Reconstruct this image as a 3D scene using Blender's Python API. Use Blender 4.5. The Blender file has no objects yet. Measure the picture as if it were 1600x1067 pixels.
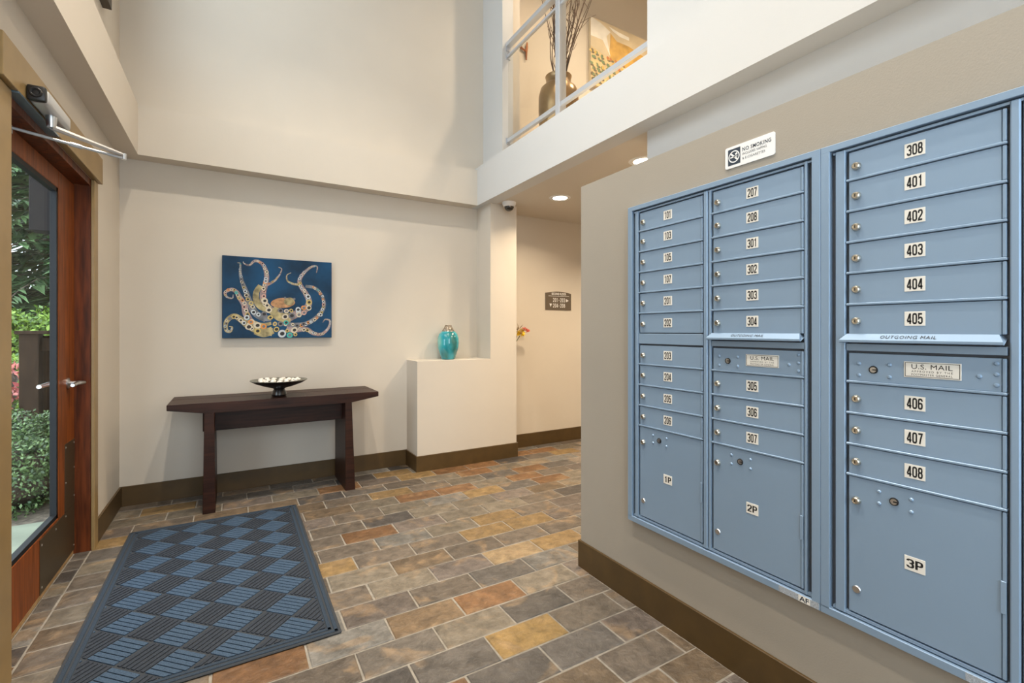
import bpy, bmesh, math, random
from mathutils import Vector, Matrix, noise
random.seed(7)
SC = bpy.context.scene
COL = SC.collection
PI = math.pi

# ------------------------------------------------------------------ camera
TH = math.radians(30.6)
cam_d = bpy.data.cameras.new('camera'); cam = bpy.data.objects.new('camera', cam_d); COL.objects.link(cam)
cam_d.sensor_width = 36.0; cam_d.lens = 36.0*735.0/1600.0
cam_d.shift_y = -17.5/1600.0
cam_d.clip_start = 0.05
cam.location = (0, 0, 1.275); cam.rotation_euler = (PI/2, 0, -TH)
SC.camera = cam

# ------------------------------------------------------------------ world (bright overcast sky) and exposure
w = bpy.data.worlds.new('overcast_sky'); SC.world = w; w.use_nodes = True
bg = w.node_tree.nodes['Background']
bg.inputs[0].default_value = (0.80, 0.90, 1.0, 1); bg.inputs[1].default_value = 4.2
SC.view_settings.view_transform = 'Standard'; SC.view_settings.look = 'None'
SC.view_settings.gamma = 1.0; SC.view_settings.use_curve_mapping = False
SC.view_settings.exposure = 0.36
try:
    SC.cycles.max_bounces = 10; SC.cycles.diffuse_bounces = 6; SC.cycles.transparent_max_bounces = 16
    SC.cycles.sample_clamp_indirect = 6.0; SC.cycles.caustics_reflective = False; SC.cycles.caustics_refractive = False
except Exception: pass

def portal(name, loc, rot, sx, sy):
    l = bpy.data.lights.new(name, 'AREA'); l.shape = 'RECTANGLE'; l.size = sx; l.size_y = sy
    l.cycles.is_portal = True
    o = bpy.data.objects.new(name, l); COL.objects.link(o); o.location = loc; o.rotation_euler = rot
# daylight portals sit in the openings: street door, high side window, unseen window added behind the camera for light
portal('door_daylight_portal', (-0.82, 2.98, 1.15), (0, -PI/2, 0), 2.0, 1.1)
portal('side_window_portal', (-0.80, 2.53, 4.15), (0, -PI/2, 0), 1.5, 2.56)
portal('added_window_portal', (0.5, -1.55, 1.75), (PI/2, 0, 0), 1.9, 2.7)

WARM = (1.0, 0.80, 0.56)
def disc_light(name, loc, power, size, color=WARM, parent=None, spread=PI):
    l = bpy.data.lights.new(name, 'AREA'); l.shape = 'DISK'; l.size = size; l.energy = power; l.color = color; l.spread = spread
    o = bpy.data.objects.new(name, l); COL.objects.link(o); o.location = loc
    if parent: par(o, parent)
    return o

# ------------------------------------------------------------------ helpers
def par(o, p):
    o.parent = p
    o.matrix_parent_inverse = Matrix.Translation(-p.location) if p.type == 'EMPTY' else Matrix()
def finish(bm, name, mats, parent=None, smooth=False, recalc=True):
    if recalc: bmesh.ops.recalc_face_normals(bm, faces=bm.faces)
    me = bpy.data.meshes.new(name); bm.to_mesh(me); bm.free()
    if not isinstance(mats, (list, tuple)): mats = [mats]
    for m in mats: me.materials.append(m)
    if smooth:
        for p in me.polygons: p.use_smooth = True
        if smooth != 'all':
            try: me.set_sharp_from_angle(angle=math.radians(38))
            except Exception: pass
    o = bpy.data.objects.new(name, me); COL.objects.link(o)
    if parent: par(o, parent)
    return o
def inst(me, name, loc, parent=None, rot=None):
    o = bpy.data.objects.new(name, me); COL.objects.link(o)
    if parent: par(o, parent)
    o.location = loc
    if rot: o.rotation_euler = rot
    return o
def thing(name, loc, label, cat, group=None):
    o = bpy.data.objects.new(name, None); COL.objects.link(o); o.location = loc; o.empty_display_size = 0.05
    return tag(o, label, cat, group)
def tag(o, label, cat=None, group=None):
    o['label'] = label
    if cat: o['category'] = cat
    if group: o['group'] = group
    return o
def struct(o, label=None):
    o['kind'] = 'structure'
    if label: o['label'] = label
    return o
def box(bm, x0, x1, y0, y1, z0, z1, mi=0, bev=0.0, seg=1):
    vs = [bm.verts.new((x, y, z)) for x in (x0, x1) for y in (y0, y1) for z in (z0, z1)]
    fs = []
    for idx in ((0,1,3,2),(4,6,7,5),(0,4,5,1),(2,3,7,6),(0,2,6,4),(1,5,7,3)):
        f = bm.faces.new([vs[i] for i in idx]); f.material_index = mi; fs.append(f)
    if bev:
        bmesh.ops.recalc_face_normals(bm, faces=fs)
        es = list({e for f in fs for e in f.edges})
        r = bmesh.ops.bevel(bm, geom=es, offset=bev, segments=seg, affect='EDGES', profile=0.5)
        for f in r['faces']: f.material_index = mi
def boxo(name, mat, parent, *a, bev=0.0, seg=1):
    bm = bmesh.new(); box(bm, *a, bev=bev, seg=seg); return finish(bm, name, mat, parent)
def prism(bm, pts, axis, a, b, mi=0):
    """extrude a polygon of 2D points along an axis: X->(y,z) Y->(x,z) Z->(x,y)"""
    def mk(p, t):
        return {'X': (t, p[0], p[1]), 'Y': (p[0], t, p[1]), 'Z': (p[0], p[1], t)}[axis]
    A = [bm.verts.new(mk(p, a)) for p in pts]; B = [bm.verts.new(mk(p, b)) for p in pts]
    n = len(pts); fs = [bm.faces.new(A), bm.faces.new(B[::-1])]
    for i in range(n): fs.append(bm.faces.new((A[i], A[(i+1) % n], B[(i+1) % n], B[i])))
    for f in fs: f.material_index = mi
def lathe(bm, prof, c=(0,0,0), n=32, mi=0, M=None):
    """spin (r,z) profile about z; M maps local to world"""
    rings = []
    for r, z in prof:
        if r < 1e-6: rings.append([bm.verts.new((0, 0, z))])
        else: rings.append([bm.verts.new((r*math.cos(2*PI*i/n), r*math.sin(2*PI*i/n), z)) for i in range(n)])
    for a, b in zip(rings, rings[1:]):
        for i in range(n):
            j = (i+1) % n
            if len(a) == 1 and len(b) == 1: continue
            if len(a) == 1: f = bm.faces.new((a[0], b[i], b[j]))
            elif len(b) == 1: f = bm.faces.new((a[i], a[j], b[0]))
            else: f = bm.faces.new((a[i], a[j], b[j], b[i]))
            f.material_index = mi
    T = Matrix.Translation(c) @ (M or Matrix())
    for ring in rings:
        for v in ring: v.co = T @ v.co
def tube(bm, pts, rad, n=8, mi=0, cap=True):
    pts = [Vector(p) for p in pts]
    if not isinstance(rad, (list, tuple)): rad = [rad]*len(pts)
    rings = []; up = None
    for i, p in enumerate(pts):
        t = (pts[min(i+1, len(pts)-1)] - pts[max(i-1, 0)]).normalized()
        if up is None: up = t.orthogonal().normalized()
        up = (up - t*up.dot(t)).normalized(); s = t.cross(up)
        rings.append([bm.verts.new(p + (up*math.cos(2*PI*k/n) + s*math.sin(2*PI*k/n))*rad[i]) for k in range(n)])
    for a, b in zip(rings, rings[1:]):
        for k in range(n):
            f = bm.faces.new((a[k], a[(k+1) % n], b[(k+1) % n], b[k])); f.material_index = mi
    if cap:
        for f in (bm.faces.new(rings[0][::-1]), bm.faces.new(rings[-1])): f.material_index = mi
def plane_matrix(facing, origin):
    """local x right, y up, z towards the viewer, on a wall facing -X ('mx') or -Y ('my')"""
    M = Matrix(((0,0,-1),(-1,0,0),(0,1,0))) if facing == 'mx' else Matrix(((1,0,0),(0,0,-1),(0,1,0)))
    return Matrix.Translation(origin) @ M.to_4x4()
_txt = {}
def text_mesh(s, w, h, bold=0.0, spacing=1.0):
    """lettering as flat mesh fitted to width w and height h, centred on the origin"""
    key = (s, round(w,4), round(h,4), bold, spacing)
    if key in _txt: return _txt[key]
    cu = bpy.data.curves.new('lettering', 'FONT'); cu.body = s; cu.resolution_u = 3; cu.offset = bold; cu.space_character = spacing
    o = bpy.data.objects.new('lettering', cu); COL.objects.link(o)
    bpy.context.view_layer.update()
    me = bpy.data.meshes.new_from_object(o.evaluated_get(bpy.context.evaluated_depsgraph_get()))
    bpy.data.objects.remove(o); bpy.data.curves.remove(cu)
    xs = [v.co.x for v in me.vertices]; ys = [v.co.y for v in me.vertices]
    cx, cy = (max(xs)+min(xs))/2, (max(ys)+min(ys))/2; W, Hh = max(xs)-min(xs), max(ys)-min(ys)
    for v in me.vertices: v.co = ((v.co.x-cx)*w/W, (v.co.y-cy)*h/Hh, 0)
    _txt[key] = me; return me
def lettering(name, s, w, h, facing, origin, mat, parent, bold=0.0, spacing=1.0):
    me = numeral_mesh(s, w, h, 0.115) if all(q in GLYPH for q in s) else text_mesh(s, w, h, bold, spacing).copy()
    me.transform(plane_matrix(facing, origin))
    me.materials.clear(); me.materials.append(mat)
    o = bpy.data.objects.new(name, me); COL.objects.link(o)
    if parent: par(o, parent)
    return o

# condensed gothic numerals drawn as strokes in a 0.5 x 1 box
LOOP = [(.07,.20),(.07,.80),(.11,.90),(.18,.935),(.32,.935),(.39,.90),(.43,.80),(.43,.20),(.39,.10),(.32,.065),(.18,.065),(.11,.10),(.07,.20)]
GLYPH = {'0': [LOOP], '1': [[(.10,.80),(.20,.83),(.29,.93),(.29,.0)]],
 '2': [[(.07,.70),(.07,.82),(.12,.91),(.19,.935),(.31,.935),(.39,.90),(.43,.80),(.43,.66),(.37,.52),(.12,.20),(.08,.065),(.46,.065)]],
 '3': [[(.07,.76),(.08,.85),(.13,.92),(.20,.935),(.31,.935),(.39,.90),(.43,.80),(.43,.64),(.38,.55),(.30,.52),(.20,.52)],[(.30,.52),(.38,.48),(.43,.38),(.43,.20),(.39,.10),(.31,.065),(.19,.065),(.11,.10),(.07,.20),(.07,.26)]],
 '4': [[(.355,.0),(.355,.99)],[(.33,.96),(.05,.27)],[(.03,.24),(.49,.24)]],
 '5': [[(.44,.935),(.09,.935),(.08,.50),(.14,.57),(.22,.60),(.32,.60),(.39,.56),(.43,.47),(.43,.20),(.39,.10),(.32,.065),(.18,.065),(.11,.10),(.07,.20),(.07,.26)]],
 '6': [[(.43,.74),(.43,.80),(.39,.90),(.32,.935),(.18,.935),(.11,.90),(.07,.80),(.07,.20),(.11,.10),(.18,.065),(.32,.065),(.39,.10),(.43,.20),(.43,.42),(.39,.51),(.32,.55),(.20,.55),(.11,.50)]],
 '7': [[(.04,.935),(.43,.935),(.38,.75),(.28,.45),(.20,.0)]],
 '8': [[(.09,.66),(.09,.80),(.12,.90),(.18,.935),(.32,.935),(.38,.90),(.41,.80),(.41,.66),(.37,.56),(.31,.52),(.19,.52),(.13,.56),(.09,.66)],[(.19,.52),(.11,.47),(.07,.38),(.07,.20),(.11,.10),(.18,.065),(.32,.065),(.39,.10),(.43,.20),(.43,.38),(.39,.47),(.31,.52)]],
 'P': [[(.07,.0),(.07,.935),(.31,.935),(.39,.90),(.43,.80),(.43,.60),(.39,.50),(.31,.46),(.07,.46)]], '-': [[(.12,.45),(.38,.45)]]}
def numeral_mesh(s_, w, h, wt=0.168):
    bm = bmesh.new(); adv = 0.60; tot = adv*len(s_)-0.10
    for i, ch in enumerate(s_):
        for st in GLYPH[ch]:
            P_ = [Vector(p) for p in st]; n = len(P_); closed = (P_[0]-P_[-1]).length < 1e-6; prev = None
            for k, p in enumerate(P_):
                a = P_[k-1] if k else (P_[-2] if closed else p); b = P_[k+1] if k < n-1 else (P_[1] if closed else p)
                t1 = (p-a); t2 = (b-p); t1 = t1.normalized() if t1.length else t2.normalized(); t2 = t2.normalized() if t2.length else t1
                nn = Vector((-(t1+t2).y, (t1+t2).x)); nn = nn.normalized() if nn.length > 1e-4 else Vector((-t1.y, t1.x))
                c_ = max(0.45, nn.dot(Vector((-t1.y, t1.x)))); o_ = nn*(wt/2/c_)
                f = lambda q: bm.verts.new(((q.x+i*adv-tot/2)*w/tot, (q.y-0.5)*h, 0))
                cur = (f(p+o_), f(p-o_))
                if prev: bm.faces.new((prev[0], prev[1], cur[1], cur[0]))
                prev = cur
    for f in bm.faces:
        f.normal_update()
        if f.normal.z < 0: f.normal_flip()
    me = bpy.data.meshes.new('numerals'); bm.to_mesh(me); bm.free(); return me
# ------------------------------------------------------------------ materials
def mat(name, col, rough=0.6, metal=0.0, nscale=0.0, namt=0.0, bump=0.0, bscale=60.0, spec=0.5, emit=None, coat=0.0, objcol=False, stretch=None):
    m = bpy.data.materials.new(name); m.use_nodes = True
    nt = m.node_tree; b = nt.nodes['Principled BSDF']
    b.inputs['Roughness'].default_value = rough; b.inputs['Metallic'].default_value = metal
    b.inputs['Base Color'].default_value = (*col, 1); b.inputs['Specular IOR Level'].default_value = spec
    b.inputs['Coat Weight'].default_value = coat
    if emit: b.inputs['Emission Color'].default_value = (*emit[0], 1); b.inputs['Emission Strength'].default_value = emit[1]
    tc = nt.nodes.new('ShaderNodeTexCoord'); vec = tc.outputs['Object']
    if stretch:
        mp = nt.nodes.new('ShaderNodeMapping'); mp.inputs['Scale'].default_value = stretch
        nt.links.new(vec, mp.inputs[0]); vec = mp.outputs[0]
    if namt:
        n = nt.nodes.new('ShaderNodeTexNoise'); n.inputs['Scale'].default_value = nscale; n.inputs['Detail'].default_value = 5
        nt.links.new(vec, n.inputs['Vector'])
        r = nt.nodes.new('ShaderNodeValToRGB')
        r.color_ramp.elements[0].position = 0.3; r.color_ramp.elements[1].position = 0.7
        r.color_ramp.elements[0].color = (*[c*(1-namt) for c in col], 1); r.color_ramp.elements[1].color = (*[min(1, c*(1+namt)) for c in col], 1)
        nt.links.new(n.outputs['Fac'], r.inputs[0]); nt.links.new(r.outputs[0], b.inputs['Base Color'])
    if bump:
        n2 = nt.nodes.new('ShaderNodeTexNoise'); n2.inputs['Scale'].default_value = bscale; n2.inputs['Detail'].default_value = 4
        nt.links.new(vec, n2.inputs['Vector'])
        bp = nt.nodes.new('ShaderNodeBump'); bp.inputs['Strength'].default_value = bump; bp.inputs['Distance'].default_value = 0.01
        nt.links.new(n2.outputs['Fac'], bp.inputs['Height']); nt.links.new(bp.outputs[0], b.inputs['Normal'])
    return m
M = {}
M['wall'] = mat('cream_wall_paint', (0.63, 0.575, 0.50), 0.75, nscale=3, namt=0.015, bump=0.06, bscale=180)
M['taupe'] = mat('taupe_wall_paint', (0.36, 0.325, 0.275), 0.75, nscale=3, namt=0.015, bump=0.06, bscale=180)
M['white_wall'] = mat('off_white_wall_paint', (0.60, 0.605, 0.605), 0.7, nscale=3, namt=0.01, bump=0.05, bscale=180)
M['ceil'] = mat('ceiling_paint', (0.60, 0.55, 0.48), 0.8, bump=0.05, bscale=160)
M['base'] = mat('brown_baseboard_paint', (0.080, 0.046, 0.014), 0.42, nscale=12, namt=0.12, bump=0.03, bscale=50)
M['casing'] = mat('ochre_casing_paint', (0.30, 0.20, 0.085), 0.4, nscale=10, namt=0.08)
M['wood'] = mat('red_stained_fir', (0.115, 0.027, 0.006), 0.45, nscale=9, namt=0.55, stretch=(6, 6, 0.5), spec=0.28)
M['wood_door'] = mat('orange_stained_fir', (0.20, 0.052, 0.010), 0.45, nscale=9, namt=0.4, stretch=(6, 6, 0.5), spec=0.28)
M['bead'] = mat('black_glazing_bead', (0.010, 0.011, 0.013), 0.55, spec=0.25)
M['steel'] = mat('brushed_steel', (0.62, 0.63, 0.64), 0.3, metal=1.0)
M['dark_steel'] = mat('bronze_steel_plate', (0.10, 0.075, 0.045), 0.4, metal=0.6)
M['closer'] = mat('silver_closer_paint', (0.55, 0.56, 0.58), 0.35, metal=0.5)
M['plate_sky_tint'] = mat('sky_tinted_steel_plate', (0.20, 0.30, 0.38), 0.3, metal=0.7)  # blue tint is reflected daylight put into the steel's colour
M['black'] = mat('black_plastic', (0.012, 0.012, 0.013), 0.4)
M['thresh'] = mat('pale_wood_threshold', (0.42, 0.27, 0.13), 0.5, nscale=20, namt=0.3, stretch=(4, 1, 4))
M['box'] = mat('blue_grey_mailbox_paint', (0.255, 0.365, 0.51), 0.42, metal=0.25, nscale=2, namt=0.03)
M['box_dark'] = mat('blue_grey_mailbox_recess', (0.10, 0.12, 0.15), 0.5, metal=0.2)
M['lock'] = mat('nickel_lock', (0.62, 0.57, 0.48), 0.28, metal=1.0)
M['plate'] = mat('number_plate_white', (0.78, 0.76, 0.71), 0.5)
M['ink'] = mat('black_ink', (0.008, 0.008, 0.009), 0.6)
M['table'] = mat('espresso_wood', (0.028, 0.0095, 0.0050), 0.42, nscale=7, namt=0.5, stretch=(0.6, 8, 8), spec=0.24)
M['bowl'] = mat('black_lacquer', (0.010, 0.008, 0.008), 0.3, coat=0.3)
M['bowl_in'] = mat('mottled_bowl_inside', (0.12, 0.12, 0.10), 0.35, nscale=60, namt=0.6)
M['stone'] = mat('white_stone', (0.80, 0.77, 0.71), 0.7, nscale=30, namt=0.12, bump=0.4, bscale=60)
M['collar'] = mat('antique_silver', (0.45, 0.38, 0.30), 0.35, metal=1.0)
M['navy'] = mat('deep_blue_canvas', (0.003, 0.042, 0.105), 0.55, nscale=3.2, namt=0.7, spec=0.3)
M['alu'] = mat('painted_aluminium', (0.62, 0.66, 0.72), 0.35, metal=0.55)
M['white'] = mat('white_plastic', (0.80, 0.80, 0.80), 0.4)
M['lens'] = mat('lit_lamp_lens', (1, 1, 1), 0.5, emit=((1.0, 0.90, 0.74), 14.0))
M['sign'] = mat('taupe_sign_face', (0.115, 0.088, 0.062), 0.5)
M['sign_white'] = mat('sign_white', (0.85, 0.86, 0.87), 0.4)
M['sign_navy'] = mat('sign_navy', (0.022, 0.036, 0.060), 0.5)
M['mat_edge'] = mat('charcoal_rubber_edge', (0.030, 0.036, 0.045), 0.85, bump=0.3, bscale=300)
M['mat_dark'] = mat('charcoal_carpet_rib', (0.042, 0.051, 0.068), 0.95, nscale=350, namt=0.45, bump=0.6, bscale=400, spec=0.2)
M['mat_sheen'] = mat('sheen_tinted_carpet_rib', (0.060, 0.098, 0.155), 0.95, nscale=350, namt=0.4, bump=0.6, bscale=400, spec=0.2)  # lighter blue is daylight sheen on these ribs, put into the colour
M['mat_mid'] = mat('slate_carpet_border', (0.040, 0.058, 0.085), 0.95, nscale=350, namt=0.4, bump=0.6, bscale=400, spec=0.2)
M['grout'] = mat('pale_grout', (0.26, 0.235, 0.20), 0.85, nscale=30, namt=0.2, bump=0.2, bscale=120)
M['bronze'] = mat('bronze_glaze', (0.30, 0.19, 0.085), 0.3, metal=0.6, nscale=6, namt=0.4)
M['twig'] = mat('brown_twig', (0.10, 0.055, 0.03), 0.8)
M['concrete'] = mat('mossy_concrete', (0.22, 0.245, 0.185), 0.9, nscale=3, namt=0.2)
M['soil'] = mat('gravel_soil', (0.16, 0.13, 0.10), 0.95, nscale=25, namt=0.5)
M['fence'] = mat('brown_fence_stain', (0.034, 0.020, 0.012), 0.85, spec=0.15, nscale=8, namt=0.3, stretch=(6, 6, 0.6))
M['timber'] = mat('dark_exterior_timber', (0.010, 0.009, 0.010), 0.8, spec=0.2)
M['frame_dark'] = mat('dark_window_frame', (0.055, 0.040, 0.026), 0.5)
M['yellow'] = mat('yellow_petal', (0.80, 0.55, 0.02), 0.6)
M['red'] = mat('red_petal', (0.62, 0.05, 0.02), 0.6)
M['tan'] = mat('dry_tan_leaf', (0.30, 0.22, 0.13), 0.7)
M['green_stem'] = mat('green_stem', (0.08, 0.12, 0.03), 0.7)
M['copper'] = mat('copper_ornament', (0.36, 0.14, 0.06), 0.4, metal=0.7)

def slate_material():
    m = bpy.data.materials.new('split_slate'); m.use_nodes = True; nt = m.node_tree; L = nt.links; N = nt.nodes
    b = N['Principled BSDF']; b.inputs['Roughness'].default_value = 0.42; b.inputs['Specular IOR Level'].default_value = 0.45
    oi = N.new('ShaderNodeObjectInfo'); tc = N.new('ShaderNodeTexCoord')
    mul = N.new('ShaderNodeMath'); mul.operation = 'MULTIPLY'; mul.inputs[1].default_value = 37.0; L.new(oi.outputs['Random'], mul.inputs[0])
    cmb = N.new('ShaderNodeCombineXYZ'); L.new(mul.outputs[0], cmb.inputs[0]); L.new(mul.outputs[0], cmb.inputs[2])
    add = N.new('ShaderNodeVectorMath'); add.operation = 'ADD'; L.new(tc.outputs['Object'], add.inputs[0]); L.new(cmb.outputs[0], add.inputs[1])
    n1 = N.new('ShaderNodeTexNoise'); n1.inputs['Scale'].default_value = 16; n1.inputs['Detail'].default_value = 9; n1.inputs['Roughness'].default_value = 0.68; n1.inputs['Distortion'].default_value = 0.25; L.new(add.outputs[0], n1.inputs['Vector'])
    n2 = N.new('ShaderNodeTexNoise'); n2.inputs['Scale'].default_value = 5; n2.inputs['Detail'].default_value = 3; n2.inputs['Distortion'].default_value = 1.2; L.new(add.outputs[0], n2.inputs['Vector'])
    r1 = N.new('ShaderNodeMapRange'); r1.inputs[1].default_value = 0.3; r1.inputs[2].default_value = 0.7; r1.inputs[3].default_value = 0.55; r1.inputs[4].default_value = 1.45; L.new(n1.outputs['Fac'], r1.inputs[0])
    r2 = N.new('ShaderNodeMapRange'); r2.inputs[1].default_value = 0.55; r2.inputs[2].default_value = 0.66; r2.inputs[3].default_value = 0.0; r2.inputs[4].default_value = 0.42; L.new(n2.outputs['Fac'], r2.inputs[0])
    mx = N.new('ShaderNodeMix'); mx.data_type = 'RGBA'; L.new(r2.outputs[0], mx.inputs[0]); L.new(oi.outputs['Color'], mx.inputs[6]); mx.inputs[7].default_value = (0.30, 0.20, 0.11, 1)
    sc = N.new('ShaderNodeVectorMath'); sc.operation = 'SCALE'; L.new(mx.outputs[2], sc.inputs[0]); L.new(r1.outputs[0], sc.inputs['Scale']); L.new(sc.outputs[0], b.inputs['Base Color'])
    n3 = N.new('ShaderNodeTexNoise'); n3.inputs['Scale'].default_value = 22; n3.inputs['Detail'].default_value = 8; n3.inputs['Roughness'].default_value = 0.62; n3.inputs['Distortion'].default_value = 0.3; L.new(add.outputs[0], n3.inputs['Vector'])
    bp = N.new('ShaderNodeBump'); bp.inputs['Strength'].default_value = 0.8; bp.inputs['Distance'].default_value = 0.014; L.new(n3.outputs['Fac'], bp.inputs['Height']); L.new(bp.outputs[0], b.inputs['Normal'])
    return m
M['slate'] = slate_material()
def glass_material(name, tint=(1, 1, 1), refl=0.06):
    m = bpy.data.materials.new(name); m.use_nodes = True; nt = m.node_tree; N = nt.nodes; L = nt.links
    N.remove(N['Principled BSDF']); out = N['Material Output']
    t = N.new('ShaderNodeBsdfTransparent'); t.inputs[0].default_value = (*tint, 1)
    g = N.new('ShaderNodeBsdfGlossy'); g.inputs['Roughness'].default_value = 0.01
    fr = N.new('ShaderNodeLayerWeight'); fr.inputs['Blend'].default_value = 0.5
    pw = N.new('ShaderNodeMath'); pw.operation = 'POWER'; pw.inputs[1].default_value = 4.0; L.new(fr.outputs['Facing'], pw.inputs[0])
    ml = N.new('ShaderNodeMath'); ml.operation = 'MULTIPLY_ADD'; ml.inputs[1].default_value = 0.08; ml.inputs[2].default_value = refl; L.new(pw.outputs[0], ml.inputs[0])
    mx = N.new('ShaderNodeMixShader'); L.new(ml.outputs[0], mx.inputs[0]); L.new(t.outputs[0], mx.inputs[1]); L.new(g.outputs[0], mx.inputs[2]); L.new(mx.outputs[0], out.inputs[0])
    return m
M['glass'] = glass_material('clear_pane', (0.97, 0.985, 0.98), 0.012)
M['rail_glass'] = glass_material('grey_rail_glass', (0.95, 0.95, 0.94), 0.02)
def leaf_material(name, a, b_, rough=0.45):
    m = bpy.data.materials.new(name); m.use_nodes = True; nt = m.node_tree; N = nt.nodes; L = nt.links
    b = N['Principled BSDF']; b.inputs['Roughness'].default_value = rough
    g = N.new('ShaderNodeNewGeometry'); r = N.new('ShaderNodeValToRGB'); r.color_ramp.elements[0].color = (*a, 1); r.color_ramp.elements[1].color = (*b_, 1)
    L.new(g.outputs['Random Per Island'], r.inputs[0]); L.new(r.outputs[0], b.inputs['Base Color'])
    b.inputs['Subsurface Weight'].default_value = 0.0
    return m
M['leaf_bush'] = leaf_material('boxwood_leaf', (0.018, 0.048, 0.014), (0.16, 0.25, 0.09))
M['leaf_hedge'] = leaf_material('laurel_leaf', (0.03, 0.085, 0.008), (0.21, 0.33, 0.035))
M['leaf_tree'] = leaf_material('hemlock_frond', (0.010, 0.030, 0.014), (0.11, 0.19, 0.075))
M['leaf_red'] = leaf_material('azalea_bloom', (0.25, 0.03, 0.03), (0.55, 0.16, 0.12))
M['bark'] = mat('dark_bark', (0.07, 0.05, 0.035), 0.9, nscale=10, namt=0.4)
def vase_material():
    m = bpy.data.materials.new('turquoise_drip_glaze'); m.use_nodes = True; nt = m.node_tree; N = nt.nodes; L = nt.links
    b = N['Principled BSDF']; b.inputs['Roughness'].default_value = 0.12; b.inputs['Coat Weight'].default_value = 0.6
    tc = N.new('ShaderNodeTexCoord'); mp = N.new('ShaderNodeMapping'); mp.inputs['Scale'].default_value = (1, 1, 0.55); L.new(tc.outputs['Object'], mp.inputs[0])
    n = N.new('ShaderNodeTexNoise'); n.inputs['Scale'].default_value = 7.5; n.inputs['Detail'].default_value = 1.5; L.new(mp.outputs[0], n.inputs['Vector'])
    r = N.new('ShaderNodeValToRGB'); e = r.color_ramp.elements
    e[0].position = 0.34; e[0].color = (0.02, 0.17, 0.17, 1); e[1].position = 0.66; e[1].color = (0.28, 0.58, 0.52, 1)
    k = e.new(0.45); k.color = (0.02, 0.33, 0.42, 1); k = e.new(0.56); k.color = (0.08, 0.45, 0.45, 1)
    L.new(n.outputs['Fac'], r.inputs[0]); L.new(r.outputs[0], b.inputs['Base Color'])
    return m
M['vase'] = vase_material()

# ------------------------------------------------------------------ the shell
XL, XW, XR = -0.712, 1.617, 2.237          # left wall, mailbox wall, right wall planes
YB, YR = 4.372, -1.5                       # back wall, rear wall behind the camera
ZS, ZT, ZC = 2.525, 2.905, 5.45            # soffit, top of the beam band, atrium ceiling
XE = 5.4                                   # far end of the side hall
def walls(name, mt, *boxes):
    bm = bmesh.new()
    for b in boxes:
        b = list(b)
        if b[4] == 0: b[4] = -0.1          # walls go down past the floor finish
        box(bm, *b)
    return struct(finish(bm, name, mt))
T = 0.15
DY0, DY1, DZ = 2.36, 3.625, 2.15            # rough door opening
WY0, WY1, WZ0, WZ1 = 1.25, 3.81, 3.362, 4.95  # high side window
walls('wall_left', M['wall'],
      (XL-T, XL, YR, DY0, 0, WZ0), (XL-T, XL, DY1, YB, 0, WZ0), (XL-T, XL, DY0, DY1, DZ, WZ0),
      (XL-T, XL, YR, WY0, WZ0, WZ1), (XL-T, XL, WY1, YB, WZ0, WZ1), (XL-T, XL, YR, YB, WZ1, ZC))
walls('wall_back', M['wall'], (XL-T, XE, YB, YB+T, 0, ZS), (XL-T, XR+0.12, YB, YB+T, ZS, ZC), (XR+0.12, XE, YB, YB+T, ZS, ZT))
RX0, RX1, RZ0, RZ1 = -0.45, 1.45, 0.4, 3.1
walls('wall_rear', M['wall'], (XL-T, RX0, YR-T, YR, 0, ZC), (RX1, XR+0.12, YR-T, YR, 0, ZC), (RX0, RX1, YR-T, YR, 0, RZ0), (RX0, RX1, YR-T, YR, RZ1, ZC))
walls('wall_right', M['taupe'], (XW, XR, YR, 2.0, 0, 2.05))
OY0, OY1 = 2.112, 3.965                     # balcony opening
walls('wall_right_upper', M['white_wall'], (XR, XR+0.12, YR, OY0, 0, ZC), (XR, XR+0.12, OY1, YB, ZT, ZC), (XR, XR+0.12, OY0, OY1, 5.15, ZC))
walls('wall_hall_near', M['wall'], (XR+0.12, XE, 1.98, 2.10, 0, ZS))
walls('wall_hall_end', M['wall'], (XE, XE+T, 1.0, YB+T, 0, ZC))
walls('wall_balcony_side', M['wall'], (XR+0.12, 2.455, 4.0, YB, ZT, ZC))
walls('wall_balcony_back', M['wall'], (2.455, XE, 4.25, YB, ZT, ZC))
walls('wall_balcony_near', M['wall'], (XR+0.12, XE, 1.0, 1.12, ZT, ZC))
walls('ceiling', M['ceil'], (XL-T, XE+T, YR-T, YB+T, ZC, ZC+0.1))
walls('ceiling_hall', M['ceil'], (XR, XE, 2.10, YB, ZS, ZT), (XR+0.12, XE, 1.0, 2.10, ZS, ZT))
# beams: a band that runs round the atrium at first-floor height
walls('trim_1', M['wall'], (XL, XL+0.125, YR, YB, ZS, ZT-0.025))
walls('trim_2', M['wall'], (XL+0.125, XR-0.137, YB-0.14, YB, ZS, ZT-0.025))
walls('trim_3', M['white_wall'], (XR-0.137, XR, YR, YB, ZS, ZT))
# pedestal with a niche and a column, one built-in wall piece
PX0, PX1, PXC, PY = 1.42, 2.462, 2.165, 4.075
walls('wall_pedestal', M['wall'], (PX0, PXC, PY, YB, 0, 0.995))
walls('wall_column', M['wall'], (PXC, PX1, PY, YB, 0, ZS))
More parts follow.
